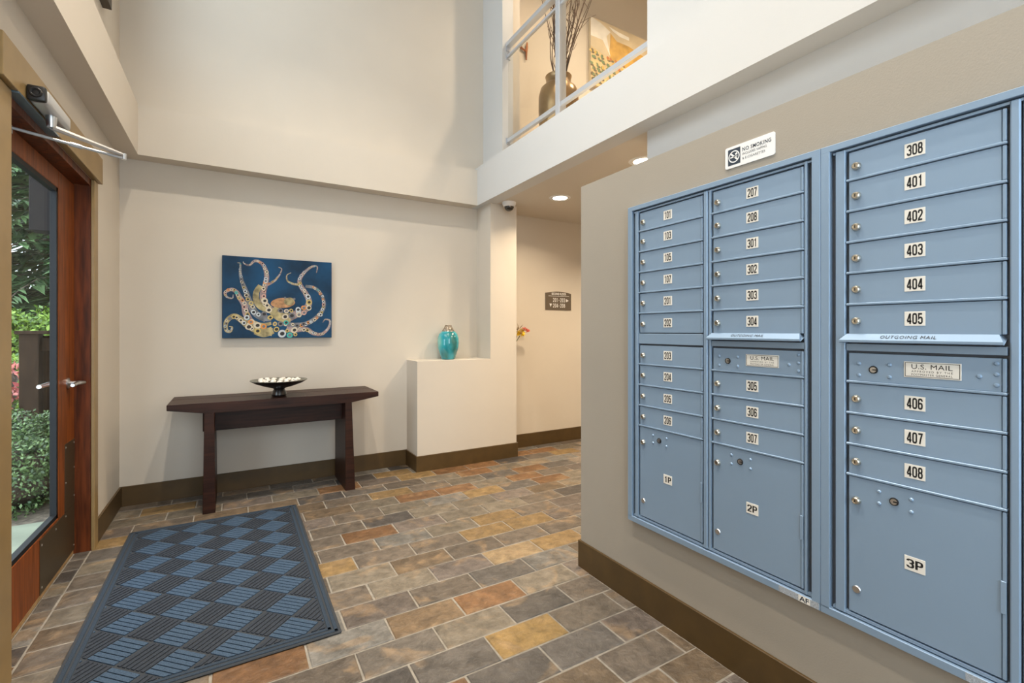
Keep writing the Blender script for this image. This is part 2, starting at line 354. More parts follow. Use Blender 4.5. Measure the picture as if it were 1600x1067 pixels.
# baseboards
BH, BT = 0.142, 0.012
def baseboard(name, *boxes):
    bm = bmesh.new()
    for b in boxes: box(bm, *b, -0.006, BH, bev=0.002)
    return struct(finish(bm, name, M['base']))
baseboard('baseboard_left', (XL, XL+BT, 3.665, YB), (XL, XL+BT, YR, 2.28))
baseboard('baseboard_back', (XL+BT, PX0-BT, YB-BT, YB))
baseboard('baseboard_pedestal', (PX0-BT, PX1+BT, PY-BT, PY), (PX0-BT, PX0, PY, YB), (PX1, PX1+BT, PY, YB))
baseboard('baseboard_hall', (PX1+BT, XE, YB-BT, YB))
baseboard('baseboard_right', (XW-BT, XW, YR, 2.0+BT), (XW, XR, 2.0, 2.0+BT))

# ------------------------------------------------------------------ slate floor
floor = boxo('floor', M['grout'], None, XL-0.12, XE, YR, YB, -0.12, -0.003); struct(floor)
PXT, PYT, G = 0.3235, 0.1657, 0.008
def tile_bm(lx, ly, seed):
    rnd = random.Random(seed); bm = bmesh.new()
    hx, hy = lx/2, ly/2; b = 0.004
    j = lambda a: a + rnd.uniform(-0.0018, 0.0018)
    outer = [(j(-hx), j(-hy)), (j(hx), j(-hy)), (j(hx), j(hy)), (j(-hx), j(hy))]
    lo = [bm.verts.new((x, y, -0.010)) for x, y in outer]
    mid = [bm.verts.new((x, y, -0.0025)) for x, y in outer]
    top = [bm.verts.new((x-math.copysign(b, x), y-math.copysign(b, y), rnd.uniform(-0.0008, 0.0012))) for x, y in outer]
    for a, c in ((lo, mid), (mid, top)):
        for i in range(4): bm.faces.new((a[i], a[(i+1) % 4], c[(i+1) % 4], c[i]))
    bm.faces.new(top)
    return bm
def tile_mesh(lx, ly, seed):
    bm = tile_bm(lx, ly, seed); bmesh.ops.recalc_face_normals(bm, faces=bm.faces)
    me = bpy.data.meshes.new('tile'); bm.to_mesh(me); bm.free(); me.materials.append(M['slate']); return me
full = [tile_mesh(PXT-G, PYT-G, s) for s in range(8)]
PAL = [((0.175, 0.142, 0.112), 10), ((0.140, 0.124, 0.110), 9), ((0.190, 0.155, 0.132), 7), ((0.225, 0.190, 0.145), 5), ((0.30, 0.195, 0.085), 2),
       ((0.250, 0.130, 0.060), 4), ((0.225, 0.212, 0.192), 4), ((0.090, 0.080, 0.074), 3), ((0.20, 0.145, 0.095), 5)]
PALW = [w_ for _, w_ in PAL]; PALC = [c for c, _ in PAL]
SPECIAL = {(1.05, 1.667): (0.40, 0.255, 0.095), (1.06, 2.32): (0.20, 0.165, 0.145), (0.73, 1.99): (0.25, 0.17, 0.10), (1.38, 1.667): (0.20, 0.165, 0.13), (0.08, 1.83): (0.42, 0.32, 0.20),
           (0.57, 3.31): (0.27, 0.15, 0.065), (0.41, 2.15): (0.17, 0.135, 0.115), (0.58, 2.15): (0.165, 0.135, 0.115), (1.45, 2.32): (0.42, 0.30, 0.17), (0.57, 1.83): (0.185, 0.16, 0.135)}
rnd = random.Random(21); cells = []
for k in range(-12, 17):
    y0, y1 = 1.75+PYT*k, 1.75+PYT*(k+1)
    ph = 0.735 if k % 2 == 0 else 0.897
    for i in range(-5, 16):
        x0, x1 = ph+PXT*i, ph+PXT*(i+1)
        a0, a1, b0, b1 = max(x0, XL), min(x1, XE), max(y0, YR), min(y1, YB-BT)
        if a1-a0 < 0.03 or b1-b0 < 0.02: continue
        if a0 > XW-BT and b1 < 2.0: continue
        if a1 > XW-BT and b0 < 1.98 and a0 < XW-BT: a1 = XW-BT if b1 < 2.02 else a1
        if a1-a0 < 0.03: continue
        if a0 > PX0-BT and a1 < PX1+BT and b0 > PY-BT: continue
        if a0 > -0.545 and a1 < 0.375 and b0 > 2.09 and b1 < 3.73: continue     # wholly under the mat
        cells.append((a0, a1, b0, b1, x1-x0-(a1-a0) < 1e-4 and y1-y0-(b1-b0) < 1e-4))
for k in range(9):                          # strip of cut tiles in the doorway
    cells.append((XL-0.075, XL, 2.36+k*0.1405, 2.36+(k+1)*0.1405, False))
def view_size(c):
    x, y = (c[0]+c[1])/2, (c[2]+c[3])/2
    d = x*math.sin(TH)+y*math.cos(TH); r = x*math.cos(TH)-y*math.sin(TH)
    if d < 0.3: return -1
    u, v = 800+735*r/d, 516+735*1.275/d
    if u < -60 or u > 1660 or v > 1130: return -d
    if u > 905 and x > 1.6 and y < 4.36 and u > 912: return -1-d
    return 100/d
cells.sort(key=view_size, reverse=True)
near = cells[:300]; rest = cells[300:]
for c in near:
    a0, a1, b0, b1, whole = c
    cx, cy = (a0+a1)/2, (b0+b1)/2
    me = rnd.choice(full) if whole else tile_mesh(a1-a0-G, b1-b0-G, rnd.random())
    t = inst(me, 'tile', (cx, cy, rnd.uniform(-0.0006, 0.0008)), floor, (rnd.uniform(-0.003, 0.003), rnd.uniform(-0.002, 0.002), rnd.uniform(-0.002, 0.002) + (PI if whole and rnd.random() < .5 else 0)))
    col = rnd.choices(PALC, PALW)[0]; s = rnd.uniform(0.55, 0.80)
    if cx > 1.2 and cy > 2.6 and rnd.random() < 0.45: col = rnd.choice([PALC[4], PALC[5], PALC[3]])  # hall tiles lean ochre: warm lamp light put into their colour
    col = tuple(q*s for q in col)
    for (sx, sy), sc_ in SPECIAL.items():
        if abs(sx-cx) < 0.08 and abs(sy-cy) < 0.06: col = tuple(q*0.64 for q in sc_)
    t.color = (*col, 1)
if rest:
    bm = bmesh.new()
    for a0, a1, b0, b1, _ in rest:
        t = tile_bm(a1-a0-G, b1-b0-G, rnd.random()); me = bpy.data.meshes.new('t')
        bmesh.ops.translate(t, verts=t.verts, vec=((a0+a1)/2, (b0+b1)/2, 0)); t.to_mesh(me); t.free(); bm.from_mesh(me); bpy.data.meshes.remove(me)
    o = finish(bm, 'tile_field', M['slate'], floor); o.color = (0.21, 0.17, 0.135, 1); o['kind'] = 'stuff'

# ------------------------------------------------------------------ street door
CX = XL+0.017                                # casing face
door = bpy.data.objects.new('door_1', None); COL.objects.link(door); door.location = (XL-0.10, 2.98, 0); struct(door, 'stained wood entrance door with one tall glass pane and ochre casing')
boxo('casing', M['casing'], door, XL, CX, 3.585, 3.664, 0, 2.147, bev=0.002)
boxo('casing', M['casing'], door, XL, CX, 2.285, 2.398, 0, 2.147, bev=0.002)
boxo('header', M['casing'], door, XL, XL+0.034, 2.268, 3.690, 2.150, 2.302, bev=0.002)
bm = bmesh.new(); box(bm, XL-T, XL-0.001, 3.585, DY1, 0, DZ-0.04); finish(bm, 'jamb', M['wood'], door)
bm = bmesh.new(); box(bm, XL-T, XL-0.001, DY0, 2.398, 0, DZ-0.04); finish(bm, 'jamb', M['wood'], door)
boxo('head_jamb', M['wood'], door, XL-T, XL-0.001, DY0, DY1, 2.110, DZ)
boxo('threshold', M['thresh'], door, XL-0.145, XL-0.075, 2.40, 3.584, -0.002, 0.026, bev=0.006)
DX = -0.783; DT = 0.030                      # door leaf face and thickness
GY0, GY1, GZ0, GZ1 = 2.60, 3.300, 0.302, 2.012
boxo('stile', M['wood_door'], door, DX-DT, DX, GY1, 3.578, 0.030, 2.104, bev=0.002)
boxo('stile', M['wood_door'], door, DX-DT, DX, 2.404, GY0, 0.030, 2.104, bev=0.002)
boxo('rail', M['wood_door'], door, DX-DT, DX, GY0, GY1, GZ1, 2.104, bev=0.002)
boxo('rail', M['wood_door'], door, DX-DT, DX, GY0, GY1, 0.030, GZ0, bev=0.002)
bm = bmesh.new()
for a in ((GY1-0.022, GY1, GZ0, GZ1), (GY0, GY0+0.022, GZ0, GZ1), (GY0, GY1, GZ0, GZ0+0.022), (GY0, GY1, GZ1-0.022, GZ1)):
    box(bm, DX-DT+0.001, DX-0.003, *a)
finish(bm, 'glazing_bead', M['bead'], door)
boxo('glass_pane', M['glass'], door, DX-0.020, DX-0.014, GY0+0.01, GY1-0.01, GZ0+0.01, GZ1-0.01)
boxo('kick_plate', M['dark_steel'], door, DX, DX+0.002, 3.02, 3.575, 0.032, GZ0-0.012)
boxo('edge_plate', M['dark_steel'], door, DX, DX+0.002, 3.40, 3.577, GZ0-0.01, 0.66)
for y, z in ((3.045, 0.06), (3.56, 0.06), (3.045, 0.26), (3.415, 0.27), (3.565, 0.34), (3.415, 0.45), (3.565, 0.50), (3.415, 0.64), (3.565, 0.64), (3.25, 0.26)):
    bm = bmesh.new(); lathe(bm, [(0, 0.003), (0.004, 0.002), (0.006, 0)], (DX+0.002, y, z), 8, M=Matrix.Rotation(PI/2, 4, 'Y')); finish(bm, 'screw', M['steel'], door)
# lever handles inside and outside
hz, hy = 0.985, 3.452
for s, x in ((1, DX), (-1, DX-DT)):
    bm = bmesh.new(); lathe(bm, [(0, 0), (0.030, 0), (0.030, 0.006), (0.012, 0.012), (0.011, 0.05), (0, 0.05)], (x, hy, hz), 20, M=Matrix.Rotation(s*PI/2, 4, 'Y'))
    xx = x+s*0.045
    tube(bm, [(xx, hy+0.005, hz), (xx, hy-0.03, hz), (xx, hy-0.11, hz-0.003)] if s > 0 else [(xx, hy, hz), (xx, hy-0.15, hz)], [0.012, 0.011, 0.009] if s > 0 else [0.012, 0.010], 10)
    if s > 0: tube(bm, [(xx, hy, hz), (xx+0.005, hy+0.09, hz-0.006)], [0.012, 0.010], 10)
    finish(bm, 'handle', M['steel'], door, smooth=True)

# door closer
c = thing('door_closer', (-0.64, 2.62, 2.15), 'silver door closer with folded arms on the header above the glass door', 'door closer')
bm = bmesh.new(); box(bm, XL+0.034, -0.620, 2.495, 2.790, 2.152, 2.212, bev=0.014, seg=3); finish(bm, 'cover', M['closer'], c, smooth=True)
bm = bmesh.new(); box(bm, XL+0.035, -0.622, 2.466, 2.494, 2.153, 2.211, bev=0.008, seg=2)
lathe(bm, [(0.010, 0.001), (0.013, 0.004), (0.017, 0.004), (0.020, 0)], (-0.650, 2.466, 2.182), 18, M=Matrix.Rotation(PI/2, 4, 'X')); finish(bm, 'end_cap', M['black'], c, smooth=True)
boxo('drop_plate', M['plate_sky_tint'], c, XL-0.012, XL+0.036, 2.40, 2.86, 2.1425, 2.1495)
bm = bmesh.new(); lathe(bm, [(0, -0.046), (0.014, -0.046), (0.018, -0.014), (0.018, 0.0), (0, 0)], (-0.645, 2.625, 2.152), 16); finish(bm, 'spindle', M['steel'], c, smooth=True)
bm = bmesh.new(); tube(bm, [(-0.645, 2.625, 2.110), (-0.448, 2.850, 2.104)], [0.012, 0.008], 8); finish(bm, 'arm', M['closer'], c, smooth=True)
bm = bmesh.new(); tube(bm, [(-0.448, 2.850, 2.088), (-0.60, 2.75, 2.086), (-0.772, 2.628, 2.084)], [0.0065, 0.0065, 0.0065], 8)
tube(bm, [(-0.58, 2.763, 2.086), (-0.615, 2.74, 2.086)], 0.010, 8)
box(bm, -0.783, -0.768, 2.60, 2.66, 2.068, 2.100); finish(bm, 'arm', M['closer'], c, smooth=True)
bm = bmesh.new(); lathe(bm, [(0, -0.012), (0.011, -0.012), (0.011, 0.016), (0, 0.016)], (-0.448, 2.850, 2.094), 12); finish(bm, 'pivot', M['steel'], c, smooth=True)

# high side window and an unseen window added behind the camera as main daylight
def window(name, label, plane, rect, nm, nz, d0, d1):
    """plane 'x' or 'y'; rect a0,a1,z0,z1; frame bars with mullions between d0 and d1; one pane per light"""
    root = bpy.data.objects.new(name, None); COL.objects.link(root)
    a0, a1, z0, z1 = rect; f = 0.055
    root.location = ((d0+d1)/2, (a0+a1)/2, z0) if plane == 'x' else ((a0+a1)/2, (d0+d1)/2, z0); struct(root, label)
    B = (lambda bm, p, q, r, s: box(bm, d0, d1, p, q, r, s)) if plane == 'x' else (lambda bm, p, q, r, s: box(bm, p, q, d0, d1, r, s))
    bm = bmesh.new()
    B(bm, a0-f, a0, z0-f, z1+f); B(bm, a1, a1+f, z0-f, z1+f); B(bm, a0, a1, z0-f, z0); B(bm, a0, a1, z1, z1+f); finish(bm, 'window_frame', M['frame_dark'], root)
    for i in range(1, nm):
        y = a0+(a1-a0)*i/nm; bm = bmesh.new(); B(bm, y-0.02, y+0.02, z0, z1); finish(bm, 'mullion', M['frame_dark'], root)
    for j in range(1, nz):
        z = z0+(z1-z0)*j/nz; bm = bmesh.new(); B(bm, a0, a1, z-0.02, z+0.02); finish(bm, 'transom', M['frame_dark'], root)
    m = (d0+d1)/2
    for i in range(nm):
        for j in range(nz):
            p, q = a0+(a1-a0)*i/nm, a0+(a1-a0)*(i+1)/nm; r, s = z0+(z1-z0)*j/nz, z0+(z1-z0)*(j+1)/nz
            if plane == 'x': boxo('pane', M['glass'], root, d0+0.01, d0+0.014, p, q, r, s)
            else: boxo('pane', M['glass'], root, p, q, d0+0.01, d0+0.014, r, s)
window('window_1', 'high side window with a dark frame above the street door', 'x', (WY0, WY1, WZ0, WZ1), 2, 1, XL-0.02, XL+0.045)
window('window_added', 'unseen window added behind the viewer for daylight', 'y', (RX0, RX1, RZ0, RZ1), 2, 3, YR-0.10, YR-0.03)

# ------------------------------------------------------------------ entrance mat
MX0, MX1, MY0, MY1 = -0.562, 0.392, 2.068, 3.752
mt = thing('entrance_mat', ((MX0+MX1)/2, (MY0+MY1)/2, 0), 'dark slate entrance mat with woven diamonds, bluish sheen put into half its ribs', 'mat')
bm = bmesh.new(); box(bm, MX0, MX1, MY0, MY1, 0.0022, 0.0085, bev=0.003); finish(bm, 'backing', M['mat_edge'], mt)
bm = bmesh.new()
for off, wd, h in ((0.012, 0.016, 0.0115), (0.036, 0.016, 0.0115)):
    for a in ((MX0+off, MX0+off+wd, MY0+off, MY1-off), (MX1-off-wd, MX1-off, MY0+off, MY1-off), (MX0+off, MX1-off, MY0+off, MY0+off+wd), (MX0+off, MX1-off, MY1-off-wd, MY1-off)):
        box(bm, *a, 0.008, h, bev=0.002)
finish(bm, 'border', M['mat_mid'], mt)
# diamonds: a square lattice turned 45 degrees, ribs alternate their direction
ix0, ix1, iy0, iy1 = MX0+0.056, MX1-0.056, MY0+0.056, MY1-0.056
def clip_poly(poly):
    for ax, lim, sgn in ((0, ix0, 1), (0, ix1, -1), (1, iy0, 1), (1, iy1, -1)):
        out = []
        for i in range(len(poly)):
            p, q = poly[i], poly[(i+1) % len(poly)]
            dp, dq = sgn*(p[ax]-lim), sgn*(q[ax]-lim)
            if dp >= 0: out.append(p)
            if dp*dq < 0:
                t = dp/(dp-dq); out.append((p[0]+(q[0]-p[0])*t, p[1]+(q[1]-p[1])*t))
        poly = out
        if len(poly) < 3: return None
    return poly
dark = bmesh.new(); blue = bmesh.new(); P = 0.2035; s2 = math.sqrt(0.5)
for i in range(-4, 5):
    for j in range(-3, 9):
        for kind, (ox, oy) in enumerate(((0, 0), (0.5, 0.5))):
            cx, cy = -0.084+P*(i+ox), 2.49+P*(j+oy)
            side = P*s2; hs = side/2-0.004; nr = 6
            for k in range(nr):
                a = -hs+2*hs*k/nr; b = a+2*hs/nr-(0.0075 if kind == 0 else 0.0045)
                rect = [(-hs, a), (hs, a), (hs, b), (-hs, b)]
                if kind == 0: pts = [(cx+(u-v)*s2, cy+(u+v)*s2) for u, v in rect]
                else: pts = [(cx+(u+v)*s2, cy+(-u+v)*s2) for u, v in rect]
                pts = clip_poly(pts)
                if pts: prism(dark if kind == 0 else blue, pts, 'Z', 0.008, 0.0125 if kind == 0 else 0.0125)
for bm_, m_, n_ in ((dark, 'mat_dark', 'dark_ribs'), (blue, 'mat_sheen', 'sheen_ribs')):
    o = finish(bm_, n_, M[m_], mt); o['kind'] = 'stuff'

# ------------------------------------------------------------------ mailboxes
def bump_stud(name, y, z, r, parent, mt_, x, h=0.004, n=10):
    bm = bmesh.new(); lathe(bm, [(0, h), (r*0.6, h*0.8), (r, 0)], (x, y, z), n, M=Matrix.Rotation(-PI/2, 4, 'Y')); return finish(bm, name, mt_, parent, smooth='all')
XF, XD, XP = 1.592, 1.602, 1.6135             # flange face, door face, back pan
_m = {}
def shared(key, make, mats):
    if key not in _m:
        bm = bmesh.new(); make(bm); bmesh.ops.recalc_face_normals(bm, faces=bm.faces)
        me = bpy.data.meshes.new(key[0]); bm.to_mesh(me); bm.free()
        for x in mats: me.materials.append(x)
        if key[0] in ('lock', 'cam_lock', 'rivet'):
            for p in me.polygons: p.use_smooth = True
            me.set_sharp_from_angle(angle=math.radians(40))
        _m[key] = me
    return _m[key]
def lock_bm(bm):
    R = Matrix.Rotation(-PI/2, 4, 'Y')
    lathe(bm, [(0, 0.010), (0.0085, 0.010), (0.0105, 0.008), (0.0120, 0.0)], n=18, M=R)
    lathe(bm, [(0.0062, 0.0100), (0.0066, 0.0112), (0.0074, 0.0112), (0.0078, 0.0100)], n=18, M=R)
    box(bm, -0.0113, -0.0100, -0.0010, 0.0010, -0.0042, 0.0042, mi=1)
def disc_bm(bm):
    lathe(bm, [(0, 0.003), (0.0095, 0.003), (0.0115, 0.0)], n=18, M=Matrix.Rotation(-PI/2, 4, 'Y'))
def cam_bm(bm):
    R = Matrix.Rotation(-PI/2, 4, 'Y')
    lathe(bm, [(0, 0.003), (0.0080, 0.003), (0.0088, 0.002)], n=18, M=R)
    lathe(bm, [(0.0088, 0.001), (0.0088, 0.0035), (0.0105, 0.0035), (0.0115, 0)], n=18, mi=1, M=R)
    box(bm, -0.0042, -0.0029, -0.009, 0.001, -0.0016, 0.0016, mi=1)
def rivet_bm(bm): lathe(bm, [(0, 0.004), (0.0034, 0.0032), (0.0058, 0.0)], n=10, M=Matrix.Rotation(-PI/2, 4, 'Y'))
def door_part(root, y0, y1, z0, z1, name='door'):
    """door panel between y0 (left, larger) and y1; top z1, bottom z0, with a raised hinge strip on the right"""
    key = ('door', round(y0-y1, 4), round(z1-z0, 4))
    def mk(bm):
        w, h = y0-y1, z1-z0
        box(bm, XD-1.602, XP-1.602, -w+0.010, -0.007, 0.0035, h-0.0055, bev=0.0008)
        box(bm, XD-1.602-0.003, XP-1.602, -w+0.001, -w+0.0085, 0.004, h-0.006, bev=0.0015)
    return inst(shared(key, mk, [M['box']]), name, (XD, y0, z0), root)
def sub(me, name, loc, d):                    # a sub-part placed in world coordinates on a door
    o = bpy.data.objects.new(name, me); COL.objects.link(o); o.parent = d
    base = d.location; o.location = Vector(loc)-Vector(base); return o
LOCK = shared(('lock',), lock_bm, [M['lock'], M['black']]); DISC = shared(('disc_cap',), disc_bm, [M['steel']])
CAM = shared(('cam_lock',), cam_bm, [M['steel'], M['black']]); RIVET = shared(('rivet',), rivet_bm, [M['box']])
NPLATE = shared(('number_plate',), lambda bm: box(bm, -0.0012, 0, -0.023, 0.023, -0.0195, 0.0195, bev=0.0004), [M['plate']])
TM = Matrix(((0,0,-1),(-1,0,0),(0,1,0))).to_4x4()
def sub_text(s, w, h, name, loc, d, mt_, bold=0.02, spacing=1.0):
    key = ('n', s, w, h)
    if key not in _m:
        me = numeral_mesh(s, w, h) if all(q in GLYPH for q in s) else text_mesh(s, w, h, bold, spacing).copy()
        me.transform(TM); me.materials.clear(); me.materials.append(mt_); _m[key] = me
    return sub(_m[key], name, loc, d)
def mailbox_door(root, cy0, cy1, z0, z1, num):
    d = door_part(root, cy0, cy1, z0, z1); zt = z1
    sub(LOCK, 'lock', (XD, cy0-0.027, zt-0.0505), d)
    if num:
        sub(NPLATE, 'number_plate', (XD, cy0-0.167, zt-0.046), d)
        sub_text(num, 0.0345, 0.0290, 'number', (XD-0.0014, cy0-0.167, zt-0.046), d, M['ink'], 0.05)
    return d
def parcel_door(root, cy0, cy1, z0, z1, num):
    d = door_part(root, cy0, cy1, z0, z1, 'parcel_door')
    sub(LOCK, 'lock', (XD, cy0-0.027, 0.767), d); sub(DISC, 'lock_cap', (XD, cy0-0.027, 0.501), d)
    sub(CAM, 'cam_lock', (XD, cy0-0.120, 0.792), d)
    for dy, z in ((0.084, 0.8095), (0.084, 0.7755), (0.159, 0.8095), (0.159, 0.7755)): sub(RIVET, 'rivet', (XD, cy0-dy, z), d)
    if num:
        sub(NPLATE, 'number_plate', (XD, cy0-0.167, 0.634), d)
        sub_text(num, 0.036, 0.0235, 'number', (XD-0.0014, cy0-0.167, 0.634), d, M['ink'], 0.035)
    # notch for the hinge
    boxo('hinge', M['box'], root, XD-0.0045, XD+0.002, cy1+0.001, cy1+0.0115, 0.590, 0.669, bev=0.001)
    return d
ROWS_A = [1.816, 1.7275, 1.634, 1.5405, 1.4475, 1.3530, 1.2605]
ROWS_B = [1.2120, 1.1210, 1.0270, 0.9335, 0.8415]
def divider(root, cy0, cy1, z):
    key = ('divider', round(cy0-cy1, 4))
    me = shared(key, lambda bm: box(bm, -0.004, XP-XD, -(cy0-cy1), 0.0, -0.0035, 0.0035, bev=0.0015), [M['box']])
    return inst(me, 'divider', (XD, cy0, z), root)
def column(root, cy0, cy1, nums_a, nums_b, parcel, outgoing):
    for i, n in enumerate(nums_a): mailbox_door(root, cy0, cy1, ROWS_A[i+1], ROWS_A[i], n)
    for z in ROWS_A[1:-1]: divider(root, cy0, cy1, z)
    if outgoing:
        d = door_part(root, cy0, cy1, ROWS_B[1], ROWS_B[0], 'collection_door')
        pm = shared(('us_plate',), lambda bm: (box(bm, -0.0016, 0, -0.060, 0.060, -0.0215, 0.0215, bev=0.0005, mi=0)), [M['plate']])
        pc = (XD, cy0-0.203, 1.1675)
        sub(pm, 'collection_plate', pc, d)
        def ring(bm):
            a, b = 0.0575, 0.0190; t = 0.0012
            for q in ((-a, a, b-t, b), (-a, a, -b, -b+t), (-a, -a+t, -b, b), (a-t, a, -b, b)): box(bm, -0.0019, -0.0015, *q)
        sub(shared(('us_ring',), ring, [M['ink']]), 'plate_border', pc, d)
        sub_text('U.S. MAIL', 0.086, 0.0130, 'lettering', (XD-0.0018, pc[1], pc[2]+0.0085), d, M['ink'], 0.0, 1.05)
        sub_text('APPROVED BY THE', 0.086, 0.0055, 'lettering', (XD-0.0018, pc[1], pc[2]-0.0045), d, M['ink'], 0.0, 1.5)
        sub_text('POSTMASTER GENERAL', 0.086, 0.0055, 'lettering', (XD-0.0018, pc[1], pc[2]-0.0130), d, M['ink'], 0.0, 1.2)
        sub(CAM, 'cam_lock', (XD, cy0-0.070, 1.160), d)
        for dy, z in ((0.033, 1.1765), (0.033, 1.142), (0.109, 1.1765), (0.109, 1.142), (0.296, 1.1595), (0.327, 1.1935), (0.327, 1.1670), (0.327, 1.1405)):
            sub(RIVET, 'rivet', (XD, cy0-dy, z), d)
        # outgoing mail hood above a dark slot
        bm = bmesh.new(); hd_y0, hd_y1 = cy0+0.010, cy1+0.002
        vs = []
        prof = [(XP, ROWS_A[-1]+0.005), (XD-0.002, ROWS_A[-1]+0.004), (XD-0.024, ROWS_A[-1]-0.014), (XD-0.024, ROWS_A[-1]-0.020), (XD-0.018, ROWS_A[-1]-0.022), (XP, ROWS_A[-1]-0.006)]
        for yy, ins in ((hd_y0, 0.0), (hd_y1, 0.0)):
            sgn = -1 if yy == hd_y0 else 1
            vs.append([bm.verts.new((x, yy+(sgn*0.012 if x > XD-0.01 and z > ROWS_A[-1]-0.004 else 0), z)) for x, z in prof])
        n = len(prof)
        for i in range(n): bm.faces.new((vs[0][i], vs[0][(i+1) % n], vs[1][(i+1) % n], vs[1][i]))
        bm.faces.new(vs[0]); bm.faces.new(vs[1][::-1])
        hood = finish(bm, 'outgoing_hood', M['box'], root)
        me = text_mesh('OUTGOING MAIL', 0.125, 0.013, 0.0, 1.15).copy()
        sl = Vector((-0.022, 0, -0.018)).normalized()
        R = Matrix((( -sl.x, 0, 0), (0, 1, 0), (0, 0, 1)))
        a = Vector((0, -1, 0)); b = -sl; nrm = a.cross(b)
        Mx = Matrix((a, b, nrm)).transposed().to_4x4(); Mx.translation = Vector((XD-0.0135, cy0-0.155, ROWS_A[-1]-0.0055))+nrm*0.0012
        me.transform(Mx); me.materials.clear(); me.materials.append(M['ink'])
        t = bpy.data.objects.new('lettering', me); COL.objects.link(t); t.parent = hood
        boxo('mail_slot', M['black'], root, XD-0.001, XP, cy1+0.018, cy0-0.014, 1.236, 1.2405)
        boxo('slot_panel', M['box'], root, XD-0.002, XP, cy1, cy0, ROWS_B[0]+0.002, 1.235, bev=0.001)
    else:
        boxo('blank_panel', M['box'], root, XD-0.002, XP, cy1, cy0, ROWS_B[0]+0.002, ROWS_A[-1]-0.001, bev=0.0015)
    rb = ROWS_B if not outgoing else ROWS_B[1:]
    for i, n in enumerate(nums_b): mailbox_door(root, cy0, cy1, rb[i+1], rb[i], n)
    for z in ROWS_B[1:]: divider(root, cy0, cy1, z)
    parcel_door(root, cy0, cy1, 0.427, ROWS_B[-1], parcel)
def bank(y_left, y_right, cols, label):
    root = thing('mailbox_bank', (XW, (y_left+y_right)/2, 0.39), label, 'mailboxes', 'mailbox banks on the taupe wall')
    zb, zt, fw = 0.389, 1.848, 0.026
    boxo('back_pan', M['box_dark'], root, XP, XW, y_right+0.002, y_left-0.002, zb+0.002, zt-0.002)
    bm = bmesh.new()
    box(bm, XF, XP, y_right, y_left, zt-0.020, zt, bev=0.0012); box(bm, XF, XP, y_right, y_left, zb, zb+0.024, bev=0.0012)
    box(bm, XF, XP, y_left-fw, y_left, zb+0.02, zt-0.018, bev=0.0012); box(bm, XF, XP, y_right, y_right+fw, zb+0.02, zt-0.018, bev=0.0012)
    finish(bm, 'trim_frame', M['box'], root)
    bm = bmesh.new()                          # inner carrier frame behind the flange
    box(bm, XD-0.001, XP, y_right+0.030, y_left-0.032, 1.8165, 1.8235); finish(bm, 'carrier_rail', M['box'], root)
    boxo('carrier_rail', M['box'], root, XD-0.001, XP, y_right+0.030, y_left-0.032, 0.417, 0.4255)
    for i, (c0, c1, na, nb, pc, og) in enumerate(cols):
        left = y_left-0.040 if i == 0 else cols[i-1][1]-0.001
        if i == 0:
            boxo('side_post', M['box'], root, XD-0.004, XP, c0+0.002, left, 0.417, 1.8235, bev=0.0015)
        else:
            boxo('side_post', M['box'], root, XD-0.006, XP, c0+0.016, left-0.004, 0.417, 1.8235, bev=0.003); boxo('side_post', M['box'], root, XD-0.002, XP, c0+0.002, c0+0.012, 0.417, 1.8235, bev=0.001)
        column(root, c0, c1, na, nb, pc, og)
    last = cols[-1][1]
    boxo('side_post', M['box'], root, XD-0.004, XP, last-0.011, last-0.002, 0.417, 1.8235, bev=0.0015)
    return root
b1 = bank(1.624, 0.7825, [(1.563, 1.220, ['101', '103', '105', '107', '201', '202'], ['203', '204', '205', '206'], '1P', False),
                          (1.181, 0.836, ['207', '208', '301', '302', '303', '304'], ['305', '306', '307'], '2P', True)],
          'blue grey mailbox bank with two columns numbered 101 to 307, nearer the hall')
b2 = bank(0.7815, -0.060, [(0.713, 0.367, ['308', '401', '402', '403', '404', '405'], ['406', '407', '408'], '3P', True),
                           (0.328, -0.015, [None]*6, [None]*4, None, False)],
          'blue grey mailbox bank with boxes 308 to 408, beside the picture\'s right edge')
for rt, ys in ((b1, (0.913, 0.786)), (b2, (0.44, 0.313))):
    s_ = boxo('maker_sticker', mat('grey_sticker', (0.36, 0.40, 0.45), 0.5, nscale=240, namt=0.5, stretch=(1, 1, 3)), rt, XF-0.0006, XF, ys[1], ys[0], 0.3905, 0.4115)
    cy_ = (ys[0]*0.35+ys[1]*0.65)
    p_ = boxo('maker_mark_field', M['plate'], rt, XF-0.0009, XF-0.0005, cy_-0.018, cy_+0.018, 0.3908, 0.4112)
    lettering('maker_mark', 'AF', 0.030, 0.016, 'mx', (XF-0.0011, cy_, 0.401), M['sign_navy'], rt, 0.02)

